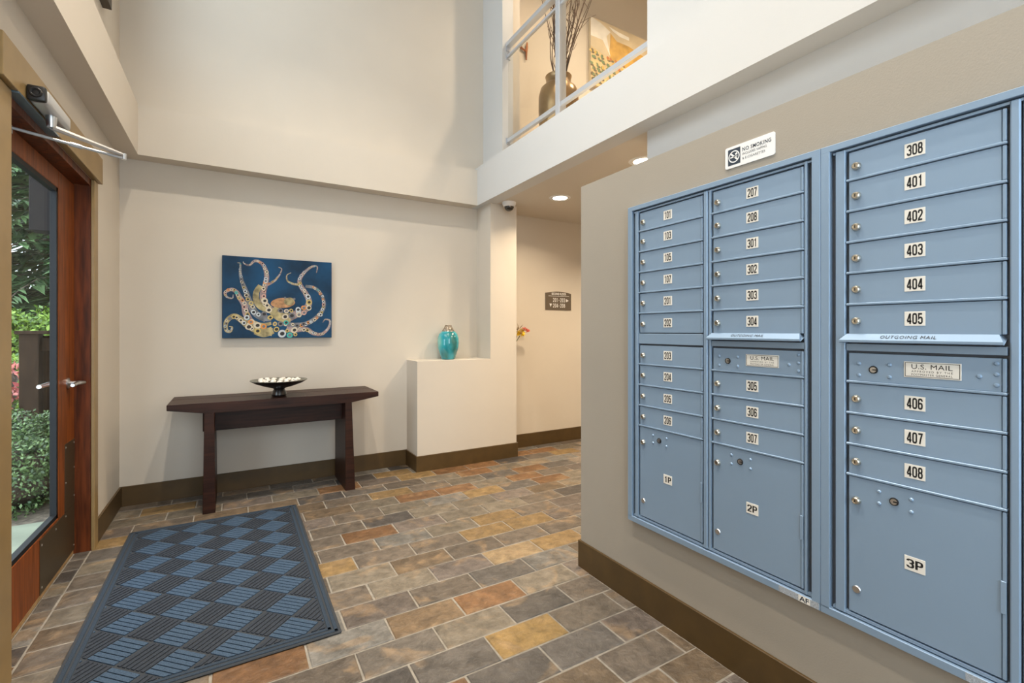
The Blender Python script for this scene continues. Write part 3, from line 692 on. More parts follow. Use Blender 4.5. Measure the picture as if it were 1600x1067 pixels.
# NO SMOKING sign
def round_rect(w, h, r, n=5):
    pts = []
    for cx, cy, a in ((w/2-r, h/2-r, 0), (-w/2+r, h/2-r, 90), (-w/2+r, -h/2+r, 180), (w/2-r, -h/2+r, 270)):
        for k in range(n+1):
            t = math.radians(a+90*k/n); pts.append((cx+r*math.cos(t), cy+r*math.sin(t)))
    return pts
def flat(name, pts, facing, origin, mt_, parent, thick=0.0004):
    bm = bmesh.new(); prism(bm, pts, 'Z', -thick, 0); bmesh.ops.transform(bm, matrix=plane_matrix(facing, origin), verts=bm.verts); return finish(bm, name, mt_, parent)
def ring_pts(bm, r0, r1, n=32, cx=0, cy=0, z=0, mi=0, ry=1.0, rot=0):
    cr, sr = math.cos(rot), math.sin(rot)
    f = lambda r, i: (cx+r*(math.cos(2*PI*i/n)*cr-math.sin(2*PI*i/n)*ry*sr), cy+r*(math.cos(2*PI*i/n)*sr+math.sin(2*PI*i/n)*ry*cr), z)
    b = [bm.verts.new(f(r1, i)) for i in range(n)]
    if r0 <= 0:
        q = bm.faces.new(b); q.material_index = mi; return
    a = [bm.verts.new(f(r0, i)) for i in range(n)]
    for i in range(n):
        q = bm.faces.new((a[i], b[i], b[(i+1) % n], a[(i+1) % n])); q.material_index = mi
sc0 = (XW-0.004, 1.0345, 1.9255)
s = thing('no_smoking_sign', (XW, 1.0345, 1.886), 'white NO SMOKING sign with a navy pictogram on the taupe wall above the mailboxes', 'sign')
flat('plate', round_rect(0.191, 0.080, 0.007), 'mx', sc0, M['sign_white'], s, 0.004)
pm = flat('pictogram_field', round_rect(0.050, 0.060, 0.0003, 1), 'mx', (XW-0.0044, 1.0345+0.0585, 1.9255), M['sign_navy'], s)
bm = bmesh.new(); ring_pts(bm, 0.0185, 0.0225, z=0.0003)
for pts in ([(-0.016, 0.0115), (-0.0115, 0.016), (0.016, -0.0115), (0.0115, -0.016)], [(-0.015, -0.0035), (0.010, -0.0035), (0.010, 0.0010), (-0.015, 0.0010)],
            [(0.0112, -0.0035), (0.0135, -0.0035), (0.0135, 0.001), (0.0112, 0.001)], [(0.006, 0.004), (0.009, 0.004), (0.009, 0.010), (0.004, 0.012), (0.004, 0.009)], [(0.011, 0.004), (0.0135, 0.004), (0.0135, 0.011), (0.009, 0.014), (0.008, 0.012)]):
    bm.faces.new([bm.verts.new((x, y, 0.0003)) for x, y in pts])
bmesh.ops.transform(bm, matrix=plane_matrix('mx', (XW-0.0044, 1.0345+0.0585, 1.9255)), verts=bm.verts)
finish(bm, 'pictogram', M['sign_white'], s, recalc=False)
for t, w_, h_, dy, z in (('NO SMOKING', 0.108, 0.0140, 0.0250, 1.9410), ('INCLUDES VAPING', 0.092, 0.0085, 0.0250, 1.9245), ('& E-CIGARETTES', 0.086, 0.0085, 0.0250, 1.9085)):
    lettering('lettering', t, w_, h_, 'mx', (XW-0.0046, 1.0345+dy-w_/2, z), M['sign_navy'], s, 0.012 if w_ > 0.1 else 0.0, 1.1)

# floor direction sign in the hall
s = thing('floor_sign', (3.20, YB, 1.507), 'taupe SECOND FLOOR direction sign with room numbers on the hall wall', 'sign')
pts = [(-0.18, -0.103), (0.18, -0.103), (0.18, 0.088)]+[(0.18-0.36*k/12, 0.088+0.020*math.sin(PI*k/12)) for k in range(1, 12)]+[(-0.18, 0.088)]
flat('plate', pts, 'my', (3.20, YB-0.008, 1.610), M['sign'], s, 0.008)
ly = YB-0.0085
lettering('lettering', 'SECOND FLOOR', 0.205, 0.026, 'my', (3.205, ly, 1.690), M['sign_white'], s, 0.02)
flat('rule', [(-0.145, -0.002), (0.145, -0.002), (0.145, 0.002), (-0.145, 0.002)], 'my', (3.205, ly, 1.665), M['sign_white'], s)
lettering('lettering', '201-203', 0.172, 0.046, 'my', (3.207, ly, 1.620), M['sign_white'], s, 0.005)
lettering('lettering', '204-208', 0.172, 0.046, 'my', (3.207, ly, 1.557), M['sign_white'], s, 0.005)
flat('arrow', [(-0.018, -0.019), (0.020, 0), (-0.018, 0.019)], 'my', (3.325, ly, 1.617), M['sign_white'], s)
flat('arrow', [(-0.017, 0.018), (0, -0.020), (0.017, 0.018)], 'my', (3.090, ly, 1.560), M['sign_white'], s)

# ------------------------------------------------------------------ console table
tb = thing('console_table', (0.32, 4.1, 0), 'dark espresso console table with slab legs against the back wall', 'table')
ZTT = 0.772
prof = [(-0.388, ZTT), (1.024, ZTT), (1.024, ZTT-0.038), (0.815, 0.700), (-0.178, 0.700), (-0.388, ZTT-0.038)]
for y0, y1 in ((3.885, 4.149), (4.156, 4.345)):
    bm = bmesh.new(); prism(bm, prof, 'Y', y0, y1)
    bmesh.ops.bevel(bm, geom=[e for e in bm.edges], offset=0.002, segments=1, affect='EDGES'); finish(bm, 'plank', M['table'], tb)
for pts in ([(-0.176, 0.6995), (-0.117, 0.6995), (-0.111, 0), (-0.186, 0)], [(0.762, 0.6995), (0.812, 0.6995), (0.838, 0), (0.762, 0)]):
    bm = bmesh.new(); prism(bm, pts, 'Y', 3.885, 4.325); bmesh.ops.bevel(bm, geom=[e for e in bm.edges], offset=0.002, segments=1, affect='EDGES'); finish(bm, 'leg', M['table'], tb)
boxo('stretcher', M['table'], tb, -0.192, 0.790, 4.03, 4.085, 0.548, 0.684, bev=0.002)

# footed bowl and its stones
BX, BY = 0.300, 4.02
bo = thing('footed_bowl', (BX, BY, ZTT), 'black footed bowl on the console table', 'bowl')
bm = bmesh.new(); lathe(bm, [(0, 0.0), (0.046, 0.0), (0.053, 0.012), (0.050, 0.030), (0.038, 0.052), (0.042, 0.060), (0.10, 0.076), (0.165, 0.100), (0.200, 0.122)], (BX, BY, ZTT), 40); finish(bm, 'body', M['bowl'], bo, smooth=True)
bm = bmesh.new(); lathe(bm, [(0.200, 0.122), (0.197, 0.125), (0.160, 0.112), (0.095, 0.104), (0.0, 0.101)], (BX, BY, ZTT), 40); finish(bm, 'inside', M['bowl_in'], bo, smooth=True)
rs = random.Random(5); spots = []
for k in range(400):
    a, r = rs.uniform(0, 2*PI), 0.148*math.sqrt(rs.random()); x, y = r*math.cos(a), r*math.sin(a)
    if all((x-p)**2+(y-q)**2 > 0.038**2 for p, q in spots): spots.append((x, y))
    if len(spots) >= 30: break
for k, (x, y) in enumerate(spots):
    r = math.hypot(x, y); bm = bmesh.new(); bmesh.ops.create_icosphere(bm, subdivisions=2, radius=1.0)
    sx, sy, sz = rs.uniform(0.015, 0.023), rs.uniform(0.013, 0.018), rs.uniform(0.010, 0.015); off = rs.uniform(0, 50)
    for v in bm.verts:
        v.co *= 1+0.35*noise.noise(v.co*1.6+Vector((off, 0, 0))); v.co = Vector((v.co.x*sx, v.co.y*sy, v.co.z*sz))
    bmesh.ops.rotate(bm, verts=bm.verts, matrix=Matrix.Rotation(rs.uniform(0, 6), 3, 'Z')@Matrix.Rotation(rs.uniform(-.3, .3), 3, 'X'))
    o = finish(bm, 'white_stone', M['stone'], smooth='all'); o.location = (BX+x, BY+y, ZTT+0.100+0.10*max(0, r-0.05)+sz*0.9+(0.008 if r < 0.09 else 0))
    tag(o, 'small white stone heaped in the black footed bowl', 'stone', 'white stones in the bowl')

# ------------------------------------------------------------------ octopus painting
PW, PH = 0.814, 0.653; pc = Vector((0.328, 4.335, 1.5385))
pt = thing('octopus_painting', (0.328, YB, 1.212), 'deep blue octopus painting on canvas above the console table', 'painting')
boxo('canvas', M['navy'], pt, pc.x-PW/2, pc.x+PW/2, 4.335, YB-0.003, 1.212, 1.865, bev=0.002)
def pp(x, y):                                # sketch coordinates to canvas metres
    s_ = (x-170)/1073; top = 120+70*s_; bot = 932-10*s_
    s_ = s_*(1-0.10*(1-s_))                  # undo the foreshortening of the sketch
    return ((s_-0.5)*PW, (0.5-(y-top)/(bot-top))*PH)
def smooth_line(pts, n=10):
    P_ = [Vector(p) for p in pts]; out = []
    for i in range(len(P_)-1):
        p0, p1, p2, p3 = P_[max(i-1, 0)], P_[i], P_[i+1], P_[min(i+2, len(P_)-1)]
        for k in range(n):
            t = k/n; out.append(0.5*((2*p1)+(-p0+p2)*t+(2*p0-5*p1+4*p2-p3)*t*t+(-p0+3*p1-3*p2+p3)*t**3))
    return out+[P_[-1]]
def ribbon(bm, pts, w0, w1, z, mi):
    L_ = smooth_line([pp(*p) for p in pts]); n = len(L_); prev = None
    for i, p in enumerate(L_):
        t = (L_[min(i+1, n-1)]-L_[max(i-1, 0)]); t = t.normalized() if t.length else Vector((1, 0)); nn = Vector((-t.y, t.x)); f = i/(n-1); wd = (w0*(1-f)+w1*f)*0.60
        cur = (bm.verts.new((*(p+nn*wd), z)), bm.verts.new((*(p-nn*wd), z)))
        if prev: q = bm.faces.new((prev[0], prev[1], cur[1], cur[0])); q.material_index = mi
        prev = cur
    return L_
om = [mat('octopus_olive', (0.36, 0.30, 0.15), 0.6, nscale=22, namt=0.55), mat('octopus_grey', (0.17, 0.18, 0.20), 0.6, nscale=20, namt=0.5),
      mat('octopus_mauve', (0.30, 0.22, 0.22), 0.6, nscale=20, namt=0.4), mat('octopus_head', (0.42, 0.22, 0.10), 0.6, nscale=30, namt=0.5)]
bm = bmesh.new(); ARMS = [
 ([(600, 740), (500, 690), (440, 580), (405, 480), (370, 390), (348, 300), (348, 205), (320, 195)], .050, .004, 1, .10),
 ([(680, 680), (600, 610), (568, 520), (585, 430), (605, 340), (590, 250), (550, 195), (490, 175), (440, 215), (390, 205), (375, 185)], .046, .004, 2, .03),
 ([(600, 415), (680, 370), (730, 310), (752, 255), (720, 235)], .018, .003, 2, 0),
 ([(600, 830), (470, 790), (405, 690), (385, 600), (340, 530), (310, 480), (260, 455), (200, 485), (220, 530), (270, 540), (278, 505)], .050, .004, 2, .05),
 ([(660, 870), (520, 850), (430, 810), (350, 745), (280, 715), (212, 770), (210, 850), (250, 865), (268, 825), (240, 815)], .055, .005, 0, .05),
 ([(800, 740), (900, 690), (990, 640), (1020, 570), (985, 490), (935, 410), (930, 350), (980, 280), (1050, 230), (1100, 230), (1092, 290)], .055, .004, 2, .0),
 ([(940, 405), (870, 400), (810, 370), (803, 315), (845, 290)], .018, .003, 0, .0),
 ([(985, 420), (1080, 440), (1150, 520), (1165, 620), (1110, 710), (1000, 785), (860, 800), (760, 780)], .020, .034, 1, .0),
 ([(800, 830), (870, 850), (990, 840), (1060, 880), (1140, 890), (1210, 830), (1225, 760), (1180, 745), (1155, 775)], .040, .004, 2, .0)]
zl = 0.0006
RL = []
for pts, w0, w1, mi, _ in ARMS: RL.append((ribbon(bm, pts, w0, w1, zl, mi), w0, w1)); zl += 0.00004
for pts, w0, w1, mi in (([(545, 415), (505, 480), (505, 560), (550, 620), (640, 650)], .030, .050, 0), ([(450, 600), (480, 680), (560, 735), (650, 745)], .034, .030, 1),
                        ([(480, 780), (560, 800), (650, 785)], .030, .020, 0), ([(500, 850), (580, 880), (665, 850)], .060, .050, 0), ([(660, 640), (740, 720), (840, 730)], .070, .060, 0)):
    ribbon(bm, pts, w0, w1, zl, mi); zl += 0.00004
hx, hy_ = pp(765, 585); ring_pts(bm, 0, 0.092, 28, hx, hy_, zl, 3, 0.46, 0.10); hx, hy_ = pp(825, 570); ring_pts(bm, 0, 0.040, 24, hx, hy_, zl+0.00004, 0, 0.80, 0.3)
for ex, ey in ((785, 535), (875, 545)): hx, hy_ = pp(ex, ey); ring_pts(bm, 0, 0.009, 12, hx, hy_, zl+0.0001, 1)
bmesh.ops.transform(bm, matrix=plane_matrix('my', pc), verts=bm.verts); o = finish(bm, 'octopus_figure', om, pt, recalc=False); o['label'] = 'curling olive and mauve octopus'
sm = [mat('sucker_'+n, c_, 0.6) for n, c_ in (('cream', (0.62, 0.55, 0.42)), ('white', (0.55, 0.60, 0.64)), ('orange', (0.70, 0.28, 0.06)), ('teal', (0.05, 0.42, 0.38)), ('ochre', (0.55, 0.42, 0.14)), ('pink', (0.60, 0.36, 0.30)), ('grey', (0.16, 0.16, 0.18)), ('ink', (0.020, 0.018, 0.020)))]
bm = bmesh.new(); ro = random.Random(3); zs = zl+0.0003
def sucker(x, y, r, ci=None):
    global zs
    ci = ro.choices(range(7), (9, 6, 2, 1, 4, 2, 3))[0] if ci is None else ci
    ring_pts(bm, 0, r, 16, x, y, zs, ci, ro.uniform(0.82, 1.0), ro.uniform(0, 3)); ring_pts(bm, 0, r*ro.uniform(0.45, 0.62), 14, x+r*0.05, y, zs+0.00006, 7 if ro.random() < .7 else 6, 0.9, 0.4); zs += 0.000004
for L_, w0, w1 in RL:
    n = len(L_); i = int(n*0.12); acc = 0.0
    while i < n-1:
        f = i/(n-1); r = max(0.0028, (w0*(1-f)+w1*f)*0.44*ro.uniform(0.75, 1.2)); t = (L_[i+1]-L_[i]).normalized(); nn = Vector((-t.y, t.x)); sd = ro.choice((-1, 1))*r*0.35
        sucker(L_[i].x+nn.x*sd, L_[i].y+nn.y*sd, r)
        acc = 0
        while i < n-1 and acc < r*1.75: acc += (L_[i+1]-L_[i]).length; i += 1
for x, y, r, ci in ((585, 565, .022, 0), (625, 655, .021, 0), (595, 372, .014, 1), (608, 610, .017, 0), (580, 695, .020, 6), (640, 728, .018, 4), (740, 660, .018, 6), (798, 665, .016, 0), (845, 660, .014, 4), (785, 720, .022, 0), (850, 710, .022, 6),
                    (912, 650, .019, 1), (920, 700, .019, 0), (968, 632, .018, 2), (970, 680, .017, 5), (1018, 632, .020, 0), (1020, 578, .020, 4), (1010, 522, .018, 1), (515, 805, .025, 0), (575, 815, .019, 2), (430, 820, .022, 0),
                    (450, 772, .017, 2), (410, 728, .018, 1), (755, 885, .028, 1), (830, 900, .020, 3), (875, 850, .024, 0), (795, 777, .016, 3), (685, 790, .016, 4), (700, 843, .019, 4), (740, 790, .018, 6), (885, 893, .013, 4), (805, 857, .013, 4), (1133, 700, .014, 1), (965, 790, .015, 6)):
    x, y = pp(x, y); sucker(x, y, r*1.18, ci)
bmesh.ops.transform(bm, matrix=plane_matrix('my', pc), verts=bm.verts); o = finish(bm, 'octopus_suckers', sm, pt, recalc=False); o['label'] = 'round pale and bright sucker rings'; o['kind'] = 'stuff'

# ------------------------------------------------------------------ turquoise vase on the pedestal
VX, VY, VZ = 1.787, 4.235, 0.995
v = thing('turquoise_vase', (VX, VY, VZ), 'turquoise glazed vase with a pierced silver collar on the pedestal ledge', 'vase')
bm = bmesh.new(); lathe(bm, [(0, 0), (0.060, 0), (0.066, 0.006), (0.082, 0.055), (0.098, 0.110), (0.104, 0.160), (0.101, 0.205), (0.088, 0.245), (0.066, 0.268), (0.050, 0.276), (0.045, 0.276), (0.045, 0.250)], (VX, VY, VZ), 40); finish(bm, 'body', M['vase'], v, smooth=True)
bm = bmesh.new()
for k in range(9):
    for sg in (-1, 1):
        a0 = 2*PI*k/9; tube(bm, [(VX+r*math.cos(a0+sg*a), VY+r*math.sin(a0+sg*a), VZ+z) for r, z, a in ((0.060, 0.270, 0), (0.050, 0.285, 0.2), (0.038, 0.303, 0.4), (0.029, 0.325, 0.6))], 0.0035, 6)
for r, z in ((0.060, 0.271), (0.029, 0.326), (0.043, 0.296)):
    tube(bm, [(VX+r*math.cos(2*PI*k/20), VY+r*math.sin(2*PI*k/20), VZ+z) for k in range(21)], 0.0042, 6)
finish(bm, 'collar', M['collar'], v, smooth=True)

# ------------------------------------------------------------------ slim floor vase with flowers beside the column
FX, FY = 2.525, 4.285
fv = thing('floor_vase', (FX, FY, 0), 'slim dark floor vase standing behind the column in the hall', 'vase')
bm = bmesh.new(); lathe(bm, [(0, 0), (0.034, 0), (0.036, 0.02), (0.022, 0.25), (0.026, 0.7), (0.032, 1.05), (0.028, 1.07), (0.022, 1.05), (0, 1.0)], (FX, FY, 0), 20); finish(bm, 'body', M['bronze'], fv, smooth=True)
def petal_ball(name, c_, r, mt_, n, parent, seed, long=1.6):
    bm = bmesh.new(); rr = random.Random(seed)
    for k in range(n):
        d = Vector((rr.gauss(0, 1), rr.gauss(0, 1), rr.gauss(0, 1))).normalized(); s_ = d.orthogonal().normalized(); q = Vector(c_)+d*r*0.35
        w_ = r*0.42
        vs = [bm.verts.new(q+s_*w_*0.3), bm.verts.new(q+d*r*long*0.45+s_*w_), bm.verts.new(q+d*r*long), bm.verts.new(q+d*r*long*0.45-s_*w_), bm.verts.new(q-s_*w_*0.3)]
        bm.faces.new(vs)
    return finish(bm, name, mt_, parent, recalc=False)
f1 = thing('yellow_flower', (FX, FY, 1.04), 'yellow flower peeking out behind the white column', 'flower', 'flowers behind the column')
bm = bmesh.new(); tube(bm, [(FX, FY, 1.02), (FX+0.03, FY-0.02, 1.13), (FX+0.085, FY-0.035, 1.215)], 0.004, 6); finish(bm, 'stem', M['green_stem'], f1)
petal_ball('bloom', (FX+0.100, FY-0.035, 1.245), 0.030, M['yellow'], 34, f1, 1)
f2 = thing('red_flower', (FX, FY, 1.04), 'red flower spray reaching past the white column', 'flower', 'flowers behind the column')
bm = bmesh.new(); tube(bm, [(FX, FY, 1.02), (FX+0.06, FY-0.02, 1.22), (FX+0.13, FY-0.03, 1.285), (FX+0.19, FY-0.035, 1.268)], [0.004, 0.004, 0.005, 0.004], 6); finish(bm, 'stem', M['tan'], f2)
for k, (dx, z) in enumerate(((0.138, 1.292), (0.155, 1.288), (0.17, 1.278), (0.185, 1.268))): petal_ball('bloom', (FX+dx, FY-0.035, z), 0.014, M['red'], 16, f2, 10+k)
f3 = thing('dried_leaf_spray', (FX, FY, 1.04), 'dry tan leaves behind the white column', 'leaf spray', 'flowers behind the column')
bm = bmesh.new(); tube(bm, [(FX, FY, 1.02), (FX+0.02, FY-0.01, 1.2), (FX+0.085, FY-0.02, 1.30)], 0.0035, 6); finish(bm, 'stem', M['tan'], f3)
petal_ball('leaves', (FX+0.080, FY-0.02, 1.285), 0.030, M['tan'], 16, f3, 4, 2.0)

# ------------------------------------------------------------------ dome camera and downlights
d = thing('dome_camera', (2.318, 3.975, ZS), 'white dome security camera on the soffit in front of the column', 'camera')
bm = bmesh.new(); lathe(bm, [(0, 0), (0.068, 0), (0.068, -0.012), (0.058, -0.040), (0.048, -0.044), (0, -0.044)], (2.318, 3.975, ZS), 32); finish(bm, 'housing', M['white'], d, smooth=True)
bm = bmesh.new(); lathe(bm, [(0.047*math.cos(t*PI/16), -0.044-0.042*math.sin(t*PI/16)) for t in range(9)], (2.318, 3.975, ZS), 28); finish(bm, 'dome', mat('smoked_dome', (0.015, 0.014, 0.013), 0.08, coat=0.5), d, smooth='all')
def downlight(x, y, z, power, label, r=0.085, group='recessed ceiling lights', color=WARM, size=0.13, spread=140):
    t = thing('recessed_light', (x, y, z), label, 'ceiling light', group)
    bm = bmesh.new(); lathe(bm, [(r*0.78, 0.0), (r*0.80, -0.004), (r*1.12, -0.006), (r*1.2, 0.0)], (x, y, z), 32); finish(bm, 'trim_ring', M['white'], t, smooth=True)
    bm = bmesh.new(); lathe(bm, [(0, -0.003), (r*0.79, -0.003)], (x, y, z), 32); finish(bm, 'lens', M['lens'], t)
    disc_light('downlight_lamp', (x, y, z-0.010), power, size, color, t, math.radians(spread))
downlight(2.650, 3.590, ZS, 10, 'lit recessed light in the hall soffit beside the dome camera')
downlight(2.600, 2.500, ZS, 16, 'lit recessed light in the soffit partly hidden by the taupe mailbox wall')
downlight(4.10, 3.20, ZS, 22, 'lit recessed light deep in the side hall')
for x, y, n_ in ((0.15, 2.35, 'above the entrance mat'), (1.0, 2.35, 'nearest the balcony'), (0.15, 0.3, 'nearest the street side behind the mat'), (1.0, 0.3, 'above the mailboxes')): downlight(x, y, ZC, 22, 'recessed light high in the atrium ceiling '+n_, 0.10, 'atrium ceiling lights', (1.0, 0.89, 0.74), 0.16, 96)
for x, y, n_ in ((3.0, 3.0, 'beside the bronze jar'), (4.3, 3.0, 'before the landscape painting')): downlight(x, y, ZC, 30, 'recessed light in the balcony ceiling '+n_, 0.085, 'balcony ceiling lights')

# ------------------------------------------------------------------ balcony railing
XG = 2.30
rl = thing('balcony_railing', (XG, 3.04, ZT), 'grey metal balcony railing with glass panels above the white band', 'railing')
yp = 2.300/2.17
def bar(name, y0, y1, z0, z1, x0, x1): return boxo(name, M['alu'], rl, x0, x1, y0, y1, z0, z1, bev=0.002)
bar('handrail', OY0, OY1, 4.030, 4.070, XG-0.025, XG+0.030)
bar('top_rail', OY0, OY1, 3.928, 3.950, XG-0.013, XG+0.013)
bar('bottom_rail', OY0, OY1, 3.098, 3.135, XG-0.016, XG+0.016)
PY0, PY1 = 3.092, 3.150
bar('post', PY0, PY1, ZT, 4.030, XG-0.025, XG+0.045)
for a, b_ in ((OY0+0.01, PY0), (PY1, OY1-0.01)):
    boxo('glass_panel', M['rail_glass'], rl, XG-0.004, XG+0.004, a, b_, 3.135, 3.925)
for y, z in ((OY1, 4.02), (OY1, 3.94), (OY1, 3.116)): boxo('bracket', M['alu'], rl, XG-0.022, XG+0.022, y-0.008, y, z-0.03, z+0.03)

# big jar with twigs on the balcony
JX, JY, JZ = 2.58, 3.52, ZT
j = thing('bronze_jar', (JX, JY, JZ), 'tall bronze glazed jar on the balcony behind the glass railing', 'jar')
bm = bmesh.new(); lathe(bm, [(0, 0), (0.140, 0), (0.155, 0.02), (0.178, 0.20), (0.184, 0.40), (0.183, 0.52), (0.165, 0.590), (0.120, 0.630), (0.112, 0.645), (0.116, 0.690), (0.122, 0.705), (0.108, 0.710), (0.100, 0.68), (0.095, 0.63)], (JX, JY, JZ), 40); finish(bm, 'body', M['bronze'], j, smooth=True)
bm = bmesh.new()
for k in (0, 1):
    a = -2.0+k*PI
    tube(bm, [(JX+r*math.cos(a+q), JY+r*math.sin(a+q), JZ+z) for r, z, q in ((0.120, 0.635, -.12), (0.150, 0.655, -.10), (0.160, 0.640, 0.0), (0.150, 0.62, .1))], 0.010, 8)
finish(bm, 'lug', M['bronze'], j, smooth=True)
rt = random.Random(12)
for k in range(24):
    a = rt.uniform(0, 2*PI); r0 = rt.uniform(0, 0.06); lean = rt.uniform(0.05, 0.42)*(0.4 if math.cos(a) < 0 else 1.0); hgt = rt.uniform(0.8, 1.45)
    bm = bmesh.new(); pts = []; ph = rt.uniform(0, 6)
    for i in range(12):
        f = i/11; rr_ = r0+lean*f**1.3; wob = 0.022*math.sin(ph+f*13)
        pts.append((JX+rr_*math.cos(a)+wob*math.cos(a+1.6), JY+rr_*math.sin(a)*0.8+wob*math.sin(a+1.6), JZ+0.55+hgt*f))
    tube(bm, pts, [0.0060*(1-0.7*i/11) for i in range(12)], 5)
    for q in (4, 6, 8, 9):
        p = Vector(pts[q]); dd = Vector((rt.uniform(-1, 1), rt.uniform(-.6, .6), rt.uniform(0.6, 1.6))).normalized(); L_ = rt.uniform(0.10, 0.28); bend = Vector((rt.uniform(-.3, .3), 0, rt.uniform(0, .4)))
        tube(bm, [p, p+dd*L_*0.5, p+(dd+bend)*L_], [0.0030, 0.0024, 0.0014], 4)
    tag(finish(bm, 'bare_twig', M['twig']), 'bare curly brown twig standing in the bronze jar', 'twig', 'bare twigs in the bronze jar')

# landscape painting on the balcony wall
def yb(u, v_, Y=4.205):
    r_ = (u-800)/735; dx = math.sin(TH)+r_*math.cos(TH); dy = math.cos(TH)-r_*math.sin(TH); t = Y/dy; return (t*dx, 1.275-t*(v_-516)/735)
lx0, lz1 = yb(923, 25); lx1, lz0 = lx0+1.25, lz1-0.78
lp = thing('landscape_painting', (lx0+0.6, 4.25, lz0), 'landscape painting of orchard rows and golden hills on the balcony wall', 'painting')
boxo('canvas', mat('painted_pale_sky', (0.62, 0.52, 0.36), 0.6, nscale=3, namt=0.25), lp, lx0, lx1, 4.205, 4.246, lz0, lz1, bev=0.002)
def patch(name, pts, col, k, na=0.25):
    bm = bmesh.new(); bm.faces.new([bm.verts.new((lx0+p, 4.2045-0.0003*k, lz1-q)) for p, q in pts]); finish(bm, name, mat('painted_'+name, col, 0.6, nscale=9, namt=na), lp)
patch('golden_hill', [(0.30, 0.10), (0.40, 0.17), (0.60, 0.17), (1.249, 0.30), (1.249, 0.60), (0.28, 0.52)], (0.60, 0.36, 0.08), 1)
patch('white_peak', [(0.001, 0.001), (0.15, 0.03), (0.30, 0.09), (0.24, 0.16), (0.30, 0.38), (0.18, 0.22), (0.001, 0.22)], (0.80, 0.78, 0.74), 2, 0.12)
patch('snow_line', [(0.27, 0.03), (0.42, 0.05), (0.60, 0.06), (0.60, 0.10), (0.45, 0.10), (0.34, 0.07)], (0.85, 0.83, 0.78), 3, 0.1)
patch('field', [(0.001, 0.34), (0.30, 0.42), (0.60, 0.46), (0.90, 0.50), (1.249, 0.60), (1.249, 0.779), (0.001, 0.779)], (0.66, 0.50, 0.26), 4)
tm = [mat('painted_tree_green', (0.17, 0.24, 0.12), 0.6), mat('painted_tree_gold', (0.62, 0.42, 0.10), 0.6), mat('painted_tree_rust', (0.50, 0.18, 0.05), 0.6), mat('painted_tree_shade', (0.16, 0.13, 0.08), 0.6)]
bm = bmesh.new(); rp = random.Random(9)
for row in range(6):
    for k in range(16):
        x = 0.02+k*0.078+0.02*(row % 2); q = 0.40+row*0.064+0.03*k/16*3
        if q > 0.76: continue
        ci = 0 if k < 3+row*0.6+rp.uniform(-1, 1) else rp.choice((1, 1, 2, 0))
        x += rp.uniform(-0.018, 0.018); q += rp.uniform(-0.014, 0.014)
        ring_pts(bm, 0, 0.026, 10, x+0.015, q+0.018, 0.0022+row*0.0003+k*1e-6, 3, 0.5)
        for e in range(3): ring_pts(bm, 0, rp.uniform(0.014, 0.024), 8, x+rp.uniform(-.016, .016), q+rp.uniform(-.012, .010), 0.0023+row*0.0003+k*1e-6+e*2e-5, ci if rp.random() < .75 else rp.choice((1, 0, 3)), rp.uniform(.6, .95), rp.uniform(0, 3))
for v_ in bm.verts: v_.co = Vector((lx0+v_.co.x, 4.2045-v_.co.z, lz1-v_.co.y))
finish(bm, 'orchard_rows', tm, lp, recalc=False)

# copper wall ornament near the twigs
ox, oz = yb(819, 80, 4.24); og = thing('wall_ornament', (ox, 4.25, oz), 'small copper wall ornament beside the twigs on the balcony', 'ornament')
bm = bmesh.new(); tube(bm, [(ox+0.035, 4.235, oz+0.10), (ox+0.028, 4.232, oz+0.04), (ox+0.02, 4.23, oz-0.02), (ox+0.022, 4.232, oz-0.09)], [0.006, 0.014, 0.012, 0.006], 8); finish(bm, 'upright', M['copper'], og, smooth=True)
bm = bmesh.new(); tube(bm, [(ox+0.025, 4.232, oz+0.0), (ox-0.02, 4.232, oz+0.012), (ox-0.055, 4.235, oz+0.03)], [0.011, 0.010, 0.016], 8); finish(bm, 'branch', M['copper'], og, smooth=True)

# ------------------------------------------------------------------ outdoors, seen through the door pane
struct(boxo('porch_floor', M['concrete'], None, -3.2, XL-T, -2.0, 4.33, -0.16, -0.012), 'pale concrete porch')
struct(boxo('ground', M['soil'], None, -14, XL-T, 4.33, 26, -0.2, -0.03), 'garden soil')
struct(boxo('wall_exterior', M['timber'], None, XL-T, XL, YB+T, 6.4, 0, ZC), 'dark siding')
tag(boxo('timber_bracket', M['timber'], None, -1.465, XL-T, 5.40, 5.58, 2.11, 3.3, bev=0.004), 'dark timber bracket hanging from the porch outside the glass door', 'bracket')
fe = thing('garden_fence', (-1.6, 6.6, 0), 'brown garden fence with a square post outside the door', 'fence')
boxo('post', M['fence'], fe, -1.835, -1.690, 6.50, 6.64, -0.03, 1.235, bev=0.004); boxo('cap', M['fence'], fe, -1.86, -0.90, 6.47, 6.67, 1.235, 1.270, bev=0.004)
boxo('rail', M['fence'], fe, -1.690, -0.90, 6.56, 6.60, 1.06, 1.20, bev=0.003)
for k in range(6): boxo('board', M['fence'], fe, -1.688+k*0.13, -1.688+k*0.13+0.122, 6.60, 6.62, 0.02, 1.22, bev=0.003)
